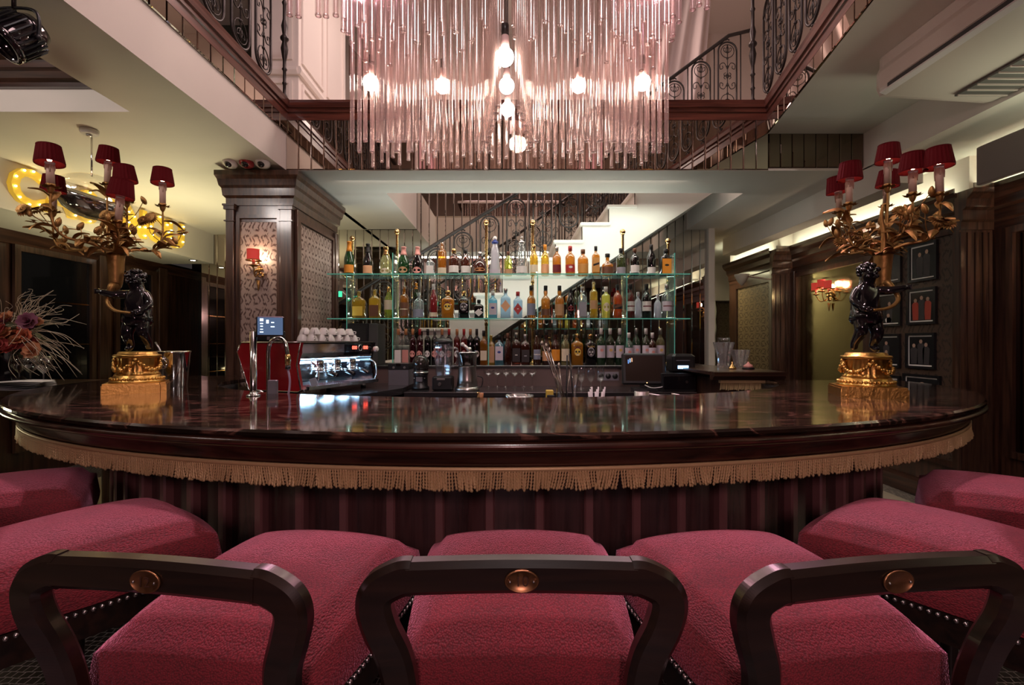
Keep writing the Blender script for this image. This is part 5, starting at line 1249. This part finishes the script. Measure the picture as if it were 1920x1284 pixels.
# local axes: +y runs along the front, -x runs into the machine, origin = near lower front corner
side = [(-.56, .355), (-.585, .305), (-.47, .035), (-.02, .035), (.0, .05), (-.035, .22), (-.02, .30), (-.0, .375), (-.54, .375)]
def end_plate(y0, y1, mat, name, prof):
    m = MB(); n = len(prof); m.add([(x, y0, z) for x, z in prof]+[(x, y1, z) for x, z in prof], [tuple(range(n-1, -1, -1)), tuple(range(n, 2*n))]+[(k, n+k, n+(k+1) % n, (k+1) % n) for k in range(n)])
    return m.build(name, mat, cm)
end_plate(-.014, .012, REDP, 'side_panel', side); end_plate(.80, .826, BLACKG, 'far_side_panel', side)
m = MB(); m.tube([(x, -.016, z) for x, z in side+[side[0]]], .005, 6); m.build('side_trim', CHROME, cm)
end_plate(.012, .80, BLACK, 'body', [(-.53, .06), (-.22, .06), (-.22, .22), (-.14, .24), (-.14, .36), (-.53, .36)])
end_plate(.012, .80, CHROME, 'upper_front', [(-.14, .245), (-.03, .26), (-.012, .30), (-.012, .365), (-.14, .372)])
end_plate(.45, .78, DGLASS, 'display_panel', [(-.02, .275), (-.008, .30), (-.008, .362), (-.02, .366)])
SEG = emis('red_digits', (1, .08, .05), 4)
for y, s_ in ((.56, '000'), (.70, '000')): text('digits', s_, .040, SEG, cm, (-.0065, y, .333), (pi/2, 0, pi/2), ext=.0004)
MB().lathe([(.020, -.004), (.026, 0), (.026, .006), (.021, .008), (.021, .004)], 20, close=False).build('gauge', CHROME, cm, (-.007, .628, .333), (pi/2, 0, pi/2))
end_plate(.0, .82, STEEL, 'cup_rail', [(-.54, .375), (-.02, .375), (-.02, .382), (-.54, .382)])
end_plate(.012, .80, CHROME, 'drip_tray', [(-.24, .045), (.045, .045), (.05, .07), (-.24, .085)])
gs = MB().box(-.235, .04, 0, .006, .082, .088).mesh('tray_bar', CHROME)
for k in range(34): link('tray_bar', gs, cm, (0, .03+.0225*k, -.012))
end_plate(.02, .79, CHROME, 'back_splash', [(-.222, .09), (-.215, .09), (-.215, .22), (-.222, .22)])
for y in (.27, .46, .64):
    g = MB().lathe([(.030, 0), (.036, .005), (.036, .05), (.028, .06)], 18).build('brew_group', CHROME, cm, (-.10, y, .185))
    pf = MB(); pf.lathe([(.026, -.03), (.034, -.028), (.035, 0)], 18); pf.build('filter_basket', CHROME, g)
    h = MB(); h.tube([(.035, 0, -.012), (.075, -.008, -.02)], .008, 8); h.build('handle_neck', CHROME, g)
    h = MB(); h.tube([(.075, -.008, -.02), (.10, -.012, -.028), (.19, -.025, -.05)], [.011, .015, .013], 10); h.build('handle', BLACKG, g)
    MB().tube([(0, -.012, -.03), (.0, -.02, -.055), (0, -.03, -.06)], .006, 6).build('spout', CHROME, g)
for y in (.10, .77):
    MB().tube(bez([(-.02, y, .24), (.03, y+.01, .20), (.05, y, .12), (.04, y-.01, .075)], 14), .006, 8).build('steam_wand', CHROME, cm)
MB().lathe([(.010, 0), (.022, .004), (.024, .03), (.012, .04)], 14).build('steam_knob', PORC, cm, (.01, .79, .32), (0, pi/2, 0))
for x, y in ((-.42, .06), (-.06, .06), (-.42, .74), (-.06, .74)): MB().lathe([(.022, 0), (.018, .05)], 12).build('foot', CHROME, cm, (x, y, 0))
MB().box(-.205, -.12, .05, .77, .222, .232).build('work_light', emis('work_light', (.40, .70, 1), 16), cm)
# cups stacked on the machine
from mathutils import Matrix, Vector
R_ = Matrix.Rotation(MACH_A, 4, 'Z')
def mw(x, y, z): v = R_ @ Vector((x, y, z)); return (v.x-1.441, v.y+3.3, v.z+1.0)
cupme = MB().lathe([(.022, 0), (.024, .004), (.034, .022), (.0405, .048), (.0405, .052), (.0385, .052), (.032, .024), (.0001, .008)], 20, close=False).mesh('cup', PORC)
hme = MB().tube([(.038, 0, .042), (.056, 0, .040), (.058, 0, .024), (.036, 0, .020)], .0042, 6).mesh('handle', PORC)
LB = ['in the near end of the row', 'next to the near end', 'third along the machine', 'fourth along the machine', 'fifth along the machine', 'at the far end by the black box']
def cup(x, y, z, flip, lb):
    o = link('coffee_cup', cupme, None, mw(x, y, z), (pi if flip else .0, 0, MACH_A+random.uniform(-1.2, 1.2))); tag(o, lb, 'cup', 'white cups stacked on the coffee machine'); h = link('handle', hme, o); return o
for k in range(6):
    for c in (0, 1):
        row = 'front' if c == 0 else 'rear'
        cup(-.10-.09*c, .20+.092*k, .436, True, f'white cup upside down, {row} bottom row, {LB[k]}')
        if k < 5: cup(-.10-.09*c, .225+.096*k, .485, True, f'white cup upside down, {row} upper row, {LB[k]}')
# rear metal cup tray and printer behind the screen
rp = thing('receipt_printer', 'black rounded printer standing on the coffee machine behind the small screen', 'printer', mw(-.44, .10, .383), MACH_A)
MB().bbox(-.08, .08, -.05, .12, 0, .085, .012).build('casing', BLACK, rp); MB().bbox(-.06, .06, -.055, -.04, .05, .07).build('paper_slot', GREYP, rp)
# ------------------------------------------------------------------ taps and the small screen on its pole
scr = thing('tap_screen', 'small lit touch screen on a chrome pole at the inner edge of the marble bar', 'screen', W(475, 0, 2.50)[:2]+(BZ,), 0)
MB().lathe([(.034, 0), (.034, .006), (.019, .012), (.0165, .03), (.0165, .335)], 18).build('pole', CHROME, scr)
hd = MB().bbox(-.05, .055, -.03, .10, 0, .105, .006).build('housing', BLACK, scr, (.035, .03, .31), (0, 0, -1.12))
gl = MB().box(.056, .059, -.024, .094, .008, .098).build('screen', emis('screen_glow', (.06, .09, .16), 1.0), hd)
SCT = emis('screen_icon', (.75, .85, 1), 1.6)
for y, z, w, h in ((-.005, .085, .016, .014), (-.005, .066, .014, .005), (-.005, .052, .012, .005), (-.005, .036, .013, .004), (-.005, .022, .016, .005), (.022, .076, .012, .018), (.046, .072, .014, .005), (.046, .050, .018, .005)):
    MB().box(.0592, .0596, y-w/2, y+w/2, z-h/2, z+h/2).build('icon', SCT, hd)
MB().box(-.052, -.03, 0, .07, .01, .09).build('rear_cover', GREYP, hd)
tp = thing('tall_tap', 'tall chrome tap with spring neck and lilac hose at the inner edge of the bar', 'tap', W(503, 0, 2.62)[:2]+(.90,), 0)
MB().tube(bez([(0, 0, 0), (0, 0, .30), (0, 0, .42), (.012, 0, .475), (.052, 0, .500), (.090, 0, .478), (.102, 0, .43), (.106, 0, .395)], 36), .0105, 10).build('neck', CHROME, tp)
MB().lathe([(.013, 0), (.015, .02), (.015, .05), (.011, .06)], 14).build('spray_head', BRASS, tp, (.106, 0, .35))
MB().lathe([(.014, 0), (.013, .02)], 12).build('nozzle', BLACK, tp, (.107, 0, .33))
MB().tube(bez([(.107, 0, .33), (.118, 0, .26), (.105, 0, .18), (.06, .01, .12), (.035, .01, .05)], 24), .006, 8).build('hose', pbr('lilac_hose', (.40, .30, .42), .4), tp)
MB().bbox(.0, .05, -.012, .012, .17, .27).build('tap_body', GREYP, tp)
MB().lathe([(.028, -.04), (.028, -.03), (.016, 0)], 14).build('base', CHROME, tp)
gt = thing('swan_neck_tap', 'small swan-neck chrome tap beside the screen pole', 'tap', W(500, 0, 2.74)[:2]+(.90,), 0)
MB().tube(bez([(0, 0, 0), (0, 0, .14), (-.03, 0, .192), (-.075, 0, .195), (-.11, 0, .165), (-.125, 0, .125)], 26), .0085, 10).build('neck', CHROME, gt)
MB().lathe([(.024, 0), (.022, .02), (.012, .03)], 14).build('base', CHROME, gt)
cd_ = thing('price_card', 'small white card leaning on the coffee machine drip tray', 'card', mw(.06, .02, .0), MACH_A); MB().box(0, .085, 0, .002, 0, .055).build('card', pbr('pale_card', (.55, .6, .72), .6), cd_, (0, 0, .07), (.25, -.2, -.3))
# ------------------------------------------------------------------ machines on the back counter
def at(px, d, z): return (W(px, 0, d)[0], d, z)
jb = thing('water_boiler', 'square dark grey water boiler on the back counter', 'boiler', at(747, 4.22, CTZ))
MB().bbox(-.090, .090, 0, .20, 0, .17).build('body', GREYP, jb); MB().bbox(-.092, .092, -.004, .20, .17, .225).build('control_panel', BLACK, jb)
for x in (-.04, .055): MB().lathe([(.010, 0), (.010, .012)], 12).build('knob', STEEL, jb, (x, -.004, .19), (pi/2, 0, 0))
MB().bbox(-.02, .02, -.01, .0, .20, .225).build('badge', BLACKG, jb)
gd = thing('coffee_grinder', 'black domed coffee grinder on the back counter', 'grinder', at(789, 4.20, CTZ))
MB().lathe([(.075, 0), (.075, .02), (.06, .03), (.058, .12), (.068, .14)], 20).build('body', BLACK, gd); MB().lathe([(.072, .14), (.074, .15), (.062, .16)], 20).build('collar', CHROME, gd)
MB().lathe([(.062, .16), (.072, .20), (.070, .25), (.05, .285), (.02, .30), (.0001, .302)], 22).build('hopper', pbr('smoke_plastic', (.03, .025, .022), .12, 0, .5), gd); MB().bbox(-.028, .028, -.075, -.05, .07, .11).build('dosing_plate', GREYP, gd)
for x in (-.045, .045): MB().sph((x, -.062, .10), .006, 8, 6).build('button', STEEL, gd)
bl = thing('blender', 'black blender with clear square jug on the back counter', 'blender', at(831, 4.14, CTZ))
MB().bbox(-.085, .085, -.07, .09, 0, .12, .012).build('base', BLACK, bl); MB().lathe([(.018, 0), (.014, .012)], 14).build('dial', CHROME, bl, (-.02, -.07, .055), (pi/2, 0, 0)); MB().bbox(-.045, .025, -.073, -.068, .09, .105).build('name_plate', STEEL, bl)
JUG = thin_glass('jug_plastic', (.88, .88, .92), .12, .06, (.7, .7, .75), .05, .7)
MB().lathe([(.062, .12), (.066, .16), (.082, .36), (.084, .40)], 8, close=False, smooth=False).build('jug', JUG, bl); MB().lathe([(.03, .395), (.086, .40), (.080, .425), (.05, .445), (.0001, .45)], 18).build('lid', BLACK, bl)
MB().tube(bez([(.078, .0, .36), (.12, 0, .35), (.118, 0, .24), (.072, 0, .20)], 16), .010, 8).build('handle', JUG, bl)
jc = thing('citrus_juicer', 'tapered stainless citrus juicer on the back counter', 'juicer', at(876, 4.12, CTZ))
MB().lathe([(.105, 0), (.108, .006), (.104, .022), (.088, .035)], 26).build('foot', STEEL, jc); MB().lathe([(.090, .03), (.082, .09), (.076, .20), (.077, .205)], 26).build('body', STEEL, jc)
MB().lathe([(.079, .205), (.081, .22), (.083, .30), (.095, .318), (.097, .325), (.06, .33)], 26).build('bowl', CHROME, jc); MB().tube(bez([(.02, 0, .325), (.0, 0, .36), (-.03, 0, .385)], 8), .014, 10).build('press_arm', STEEL, jc); MB().sph((-.04, 0, .392), .018, 10, 8).build('grip', PORC, jc)
MB().lathe([(.012, .325), (.022, .34), (.016, .365), (.0001, .37)], 12).build('dome', CHROME, jc, (.02, 0, 0)); MB().tube(bez([(.085, .03, .12), (.13, .04, .10), (.12, .03, .03), (.08, .03, .02)], 14), .005, 6).build('cord', BLACK, jc)
bx = thing('black_speaker_box', 'black box with dark grey side on the ledge under the shelf, by the pillar', 'speaker', at(678, 4.62, LGZ))
MB().bbox(-.19, .06, 0, .3, 0, .40).build('cabinet', BLACK, bx); MB().bbox(.061, .15, .02, .3, 0, .40).build('side_cover', pbr('dark_grey', (.06, .06, .06), .6), bx)
MB().box(-.17, .04, -.004, 0, .02, .38).build('grille', pbr('speaker_cloth', (.02, .02, .02), .9), bx)
# coupes, upside-down tumblers, jar of bar spoons, straws
coup = MB().lathe([(.026, 0), (.028, .002), (.006, .008), (.0035, .02), (.0035, .10), (.010, .108), (.034, .120), (.044, .140), (.046, .160)], 18, close=False).mesh('coupe_glass', GLASS)
for k in range(6):
    o = link('coupe_glass', coup, None, at(916+16.4*k, 4.38, CTZ+.001)); tag(o, f'{ORD[k]} coupe glass from the juicer in the row on the back counter', 'glass', 'coupe glasses on the back counter')
tum = MB().lathe([(.030, 0), (.040, .012), (.042, .05), (.036, .115), (.031, .15), (.029, .15), (.034, .115), (.038, .05), (.0001, .02)], 18, close=False).mesh('wine_tumbler', GLASS)
stem = MB().lathe([(.034, 0), (.036, .002), (.006, .010), (.004, .07), (.018, .082), (.034, .11), (.036, .15), (.029, .20)], 16, close=False).mesh('tulip_glass', GLASS)
for k in range(6):
    o = link('tulip_glass', stem, None, at(1090+18*(k % 3), 4.10+.12*(k//3), CTZ+.001)); tag(o, f'tulip glass, {ORD[k % 3]} from the spoon jar in the {"front" if k < 3 else "rear"} row on the back counter', 'glass', 'tulip glasses on the back counter')
jr = thing('mixing_jar', 'clear glass jar of bar spoons behind the marble top', 'jar', at(1062, 2.82, .90))
MB().lathe([(.060, 0), (.062, .004), (.060, .20), (.075, .285), (.078, .29)], 20, close=False).build('jar', GLASS, jr)
SPO = pbr('steel_spoon', (.5, .42, .38), .2, 1)
for k, (x0_, x1_, z1, m_) in enumerate(((.03, -.145, .47, SPO), (.02, -.12, .455, SPO), (.04, -.10, .43, SPO), (.0, .005, .40, BLACK), (.055, .02, .41, BLACK), (-.02, .03, .33, SPO), (.0, -.04, .34, SPO))):
    q = MB(); q.tube([(x0_, .01*k-.03, .01), ((x0_+x1_)/2, .005*k, z1*.5), (x1_, .012*k-.03, z1)], .0042, 6)
    if m_ is SPO: q.lathe([(.0001, -.02), (.010, -.008), (.012, .004), (.0001, .018)], 8, (x1_, .012*k-.03, z1))
    q.build('bar_spoon' if m_ is SPO else 'stirrer', m_, jr)
stw = thing('straw_holder', 'bundle of white paper straws in a pale holder behind the bar top', 'straws', at(1117, 2.80, .90))
MB().lathe([(.050, 0), (.050, .10), (.048, .10)], 16, close=False).build('holder', pbr('pale_blue_plastic', (.45, .62, .70), .3), stw)
for k in range(9): MB().tube([(-.03+.008*k, .02*((k % 3)-1), .01), (-.045+.013*k, .025*((k % 3)-1), .19+.012*(k % 3))], .0045, 6).build('straw', PAPER, stw)
yb_ = thing('yellow_box', 'small yellow box with black front on the bench behind the bar', 'box', at(1031, 2.85, .90)); MB().bbox(-.022, .022, 0, .05, 0, .19).build('box', PC['yellow'], yb_); MB().bbox(-.018, .025, -.02, -.001, 0, .165).build('front', BLACK, yb_)
wb = thing('plastic_bowl', 'pale plastic bowl just showing behind the bar edge', 'bowl', at(974, 2.72, .90)); MB().lathe([(.05, 0), (.06, .12), (.082, .175), (.078, .178), (.056, .125), (.0001, .02)], 22, close=False).build('bowl', JUG, wb); MB().bbox(-.01, .012, -.081, -.077, .15, .172).build('tag', PAPER, wb)
po = thing('pouring_spout', 'copper and brass bottle pourer standing by the bar edge', 'pourer', at(902, 2.66, .90)); MB().lathe([(.018, 0), (.018, .14), (.012, .17), (.014, .195)], 12).build('body', PC['copper'], po); MB().bbox(-.022, -.004, -.01, .01, .15, .20).build('clip', BRASS, po)
for px, r, lb in ((1203, .040, 'taller steel jigger cup behind the bar edge, before the till screen'), (1246, .038, 'low steel strainer cup behind the bar edge, before the till screen')):
    j = thing('steel_cup', lb, 'cup', at(px, 2.66, .90), 0, 'steel cups behind the bar'); MB().lathe([(r*.9, 0), (r, .01), (r, .205 if px < 1220 else .185), (r*.92, .205 if px < 1220 else .185)], 18, close=False).build('cup', STEEL, j)
    MB().tube([(r, 0, .19), (r+.05, -.02, .182), (r+.085, -.02, .18)], .006, 6).build('handle', STEEL, j)
# till
ti = thing('till_screen', 'black touch-screen till on the back counter, tilted screen', 'monitor', at(1208, 4.08, CTZ), -.10)
h_ = MB().bbox(-.185, .185, -.02, .02, 0, .27, .012).build('housing', BLACK, ti, (0, 0, .05), (-.22, 0, 0)); MB().box(-.155, .155, -.0225, -.0195, .03, .245).build('screen', pbr('till_glass', (.035, .022, .018), .08, 0, .5), h_)
MB().sph((0.02, -.021, .014), .0035, 8, 6).build('power_light', emis('amber_led', (1, .5, .15), 6), h_)
for k, (x, z, c_) in enumerate(((-.13, .20, (.2, .4, .9)), (-.115, .21, (.5, .7, 1)), (-.10, .215, (.9, .5, .3)))): MB().box(x-.005, x+.005, -.0232, -.0226, z-.022, z+.012).build('screen_icon', emis('till_icon_%d' % k, c_, .6), h_)
MB().bbox(-.10, .10, -.06, .10, 0, .02).build('foot', BLACK, ti); MB().bbox(-.03, .03, .02, .06, .02, .20).build('stand', BLACK, ti)
MB().tube(bez([(0, -.03, .05), (.05, -.06, .03), (.13, -.05, .035), (.15, -.03, .05)], 14), .004, 6).build('cable', PAPER, ti)
cdw = thing('cash_drawer', 'black cash drawer with round lock on the back counter', 'drawer', at(1300, 4.02, CTZ)); MB().bbox(-.26, .02, 0, .40, 0, .15).build('case', BLACK, cdw); MB().bbox(-.25, .01, -.012, 0, .02, .13).build('drawer_front', BLACKG, cdw); MB().lathe([(.012, 0), (.012, .006)], 14).build('lock', CHROME, cdw, (-.06, -.012, .08), (pi/2, 0, 0))
pr2 = thing('till_printer', 'black till printer glowing blue on top of the cash drawer', 'printer', at(1283, 4.10, CTZ+.15)); MB().bbox(-.10, .10, 0, .18, 0, .16, .02).build('casing', BLACK, pr2); MB().box(-.055, .035, -.004, 0, .035, .062).build('blue_light', emis('blue_light', (.35, .65, 1), 3), pr2); MB().bbox(-.07, .05, -.002, .02, .10, .11).build('paper_slot', GREYP, pr2)
so = struct(MB().box(.80, 1.00, 4.492, 4.5, 1.02, 1.10).build('wall_sockets', PC['grey']))
for k in range(3): MB().lathe([(.026, 0), (.024, .012), (.0001, .013)], 16).build('socket', BLACK, so, (.835+.065*k, 4.492, 1.06), (pi/2, 0, 0))
# crystal, bell and treats on the side bar
CRY = thin_glass('cut_crystal', (.93, .93, .95), .18, .10, (.8, .78, .82), .04, .8)
TOPZ = 1.162
cv = thing('crystal_vase', 'tall flared cut-crystal vase on the side bar', 'vase', at(1357, 4.05, TOPZ)); MB().lathe([(.050, 0), (.052, .02), (.046, .04), (.056, .12), (.078, .20), (.082, .215), (.076, .21)], 24, star=.05, ns=12, smooth=False, close=False).build('vase', CRY, cv)
MB().lathe([(.05, .215), (.052, .25), (.054, .252)], 16, close=False).build('inner_glass', GLASS, cv)
cbw = thing('crystal_bowl', 'wide cut-crystal bowl on the side bar', 'bowl', at(1388, 4.10, TOPZ)); MB().lathe([(.05, 0), (.052, .015), (.048, .03), (.062, .09), (.074, .15), (.070, .148)], 24, star=.05, ns=12, smooth=False, close=False).build('bowl', CRY, cbw)
be = thing('brass_bell', 'tiny brass bell between crystal vase and bowl', 'bell', at(1373, 3.86, TOPZ)); MB().lathe([(.030, 0), (.028, .012), (.012, .03), (.006, .045), (.008, .055), (.0001, .06)], 14).build('bell', BRASS, be)
pk = thing('pink_sweet', 'pink domed sweet on a dark dish on the side bar', 'sweet', at(1403, 3.84, TOPZ)); MB().lathe([(.045, 0), (.048, .012), (.03, .014)], 18).build('dish', BLACK, pk); MB().lathe([(.036, .014), (.034, .03), (.012, .045), (.004, .058), (.0001, .06)], 14).build('dome', PC['pink'], pk)
# ------------------------------------------------------------------ ice bucket, flowers, glasses and napkins
ib = thing('ice_bucket', 'polished steel ice bucket with ring handles behind the gilded plinth', 'bucket', at(325, 3.05, BZ))
MB().lathe([(.072, 0), (.076, .004), (.092, .21), (.098, .222), (.094, .224), (.088, .21), (.072, .02)], 30, close=False).build('bucket', CHROME, ib)
q = MB(); q.sph((0, -.092, .175), .018, 10, 8, .7); q.build('handle_boss', CHROME, ib); q = MB(); q.tube([(.028*cos(2*pi*k/18), -.100, .145+.030*sin(2*pi*k/18)) for k in range(19)], .0035, 6); q.build('ring_handle', CHROME, ib)
MB().tube([(-.02, 0, .03), (-.09, .0, .24), (-.115, 0, .28)], .006, 6).build('tongs', STEEL, ib)
stb = thing('side_table', 'dark service table at the end of the bar under the flowers', 'table', (-3.62, 3.3, 0)); MB().bbox(-.62, .52, -.5, .5, 1.045, 1.085).build('table_top', WOODX, stb)
for x in (-.56, .46):
    for y in (-.44, .44): MB().lathe([(.03, 0), (.03, 1.045)], 10).build('leg', WOOD, stb, (x, y, 0))
wgm = MB().lathe([(.036, 0), (.037, .002), (.006, .010), (.0038, .025), (.0038, .085), (.016, .098), (.040, .125), (.046, .150), (.036, .20), (.0345, .20)], 20, close=False).mesh('wine_glass', GLASS)
for k, (px, d) in enumerate(((82, 3.12), (57, 3.18), (36, 3.24))): o = link('wine_glass', wgm, None, at(px, d, 1.086)); tag(o, f'{ORD[k]} round wine glass from the candelabra, beside the napkins', 'glass', 'wine glasses by the napkins')
for k in range(5):
    q = MB(); q.grid(lambda u, v: (-.17+.34*u, -.12+.24*v, .010*k+.004*sin(u*6+k)+.003*cos(v*5)), 12, 8); q.grid(lambda u, v: (-.17+.34*u, -.12+.24*v, .010*k-.004+.004*sin(u*6+k)+.003*cos(v*5)), 12, 8, flip=True)
    o = q.build('napkin', PAPER, None, at(22, 2.98, 1.058)[:2]+(1.090,), (0, 0, .25+.06*k)); tag(o, f'folded white napkin, {ORD[k]} from the bottom of the stack by the wine glasses', 'napkin', 'folded napkins at the bar end')
fa = thing('flower_arrangement', 'dried flower arrangement with pale curly willow and rust blooms at the bar end', 'flower arrangement', at(14, 3.32, 1.085))
MB().lathe([(.09, 0), (.10, .02), (.075, .12), (.11, .28), (.12, .30)], 20).build('vase', BLACKG, fa)
rn = random.Random(8); tw = MB()
for k in range(120):
    a = rn.uniform(-.6, 1.25) if k % 3 else rn.uniform(0, 6.28); el_ = rn.uniform(-.5, 1.25); r = rn.uniform(.22, .50); d_ = (cos(a)*cos(el_), sin(a)*cos(el_)*.6, sin(el_)); p = [(0, 0, .28)]
    for j in range(1, 5): t_ = j/4; p.append((d_[0]*r*t_+rn.uniform(-.05, .05)*t_, d_[1]*r*t_+rn.uniform(-.05, .05)*t_, .30+d_[2]*r*t_*.9+.05*sin(t_*3)-.10*t_*t_*(1 if el_ < .3 else 0)+rn.uniform(-.05, .05)*t_))
    tw.tube(bez(p, 16), .0021, 4, rf=lambda t: .003-.0018*t)
tag(tw.build('willow_twigs', pbr('pale_twig', (.60, .50, .38), .8), fa), kind='stuff')
RUST = [pbr('bloom_%d' % i, c_, .8) for i, c_ in enumerate(((.62, .17, .08), (.58, .25, .12), (.45, .08, .07), (.25, .08, .13)))]
blm = MB()
for ring, (n_p, r0, tl, z) in enumerate(((9, .062, .35, 0), (8, .048, .75, .010), (6, .034, 1.05, .016), (4, .020, 1.3, .018))):
    for k in range(n_p):
        a = 2*pi*(k+.5*ring)/n_p; ca, sa = cos(a), sin(a); w = r0*.55
        blm.grid(lambda u, v: ((r0*u*cos(tl))*ca-(2*v-1)*w*sin(pi*min(1, u*.8+.15))*sa, (r0*u*cos(tl))*sa+(2*v-1)*w*sin(pi*min(1, u*.8+.15))*ca, z+r0*u*sin(tl)+.006*(2*v-1)**2), 3, 2)
blme = [blm.mesh('bloom', r_) for r_ in RUST]
for k in range(30):
    a = rn.uniform(-1.4, 1.6); el_ = rn.uniform(-.5, 1.0); r = rn.uniform(.13, .22); link('bloom', blme[k % 4], fa, (cos(a)*cos(el_)*r*1.2, -abs(sin(a))*cos(el_)*r*.9, .31+sin(el_)*r), (rn.uniform(.4, 1.5), rn.uniform(-.7, .7), rn.uniform(-.5, .5)), (rn.uniform(.7, 1.1),)*3)
LEAFG = pbr('olive_leaf', (.09, .10, .045), .6); lg2 = MB(); lg2.grid(lambda u, v: (.020*sin(pi*u)*(2*v-1), .085*u, .02*sin(pi*u)), 6, 2); lgm = lg2.mesh('leaf', LEAFG)
for k in range(26):
    a = rn.uniform(-1.5, 1.5); el_ = rn.uniform(-.6, .9); r = rn.uniform(.12, .24); link('leaf', lgm, fa, (cos(a)*cos(el_)*r, sin(a)*cos(el_)*r*.7-.04, .30+sin(el_)*r), (rn.uniform(-1, 1), rn.uniform(-1, 1), rn.uniform(0, 6)))
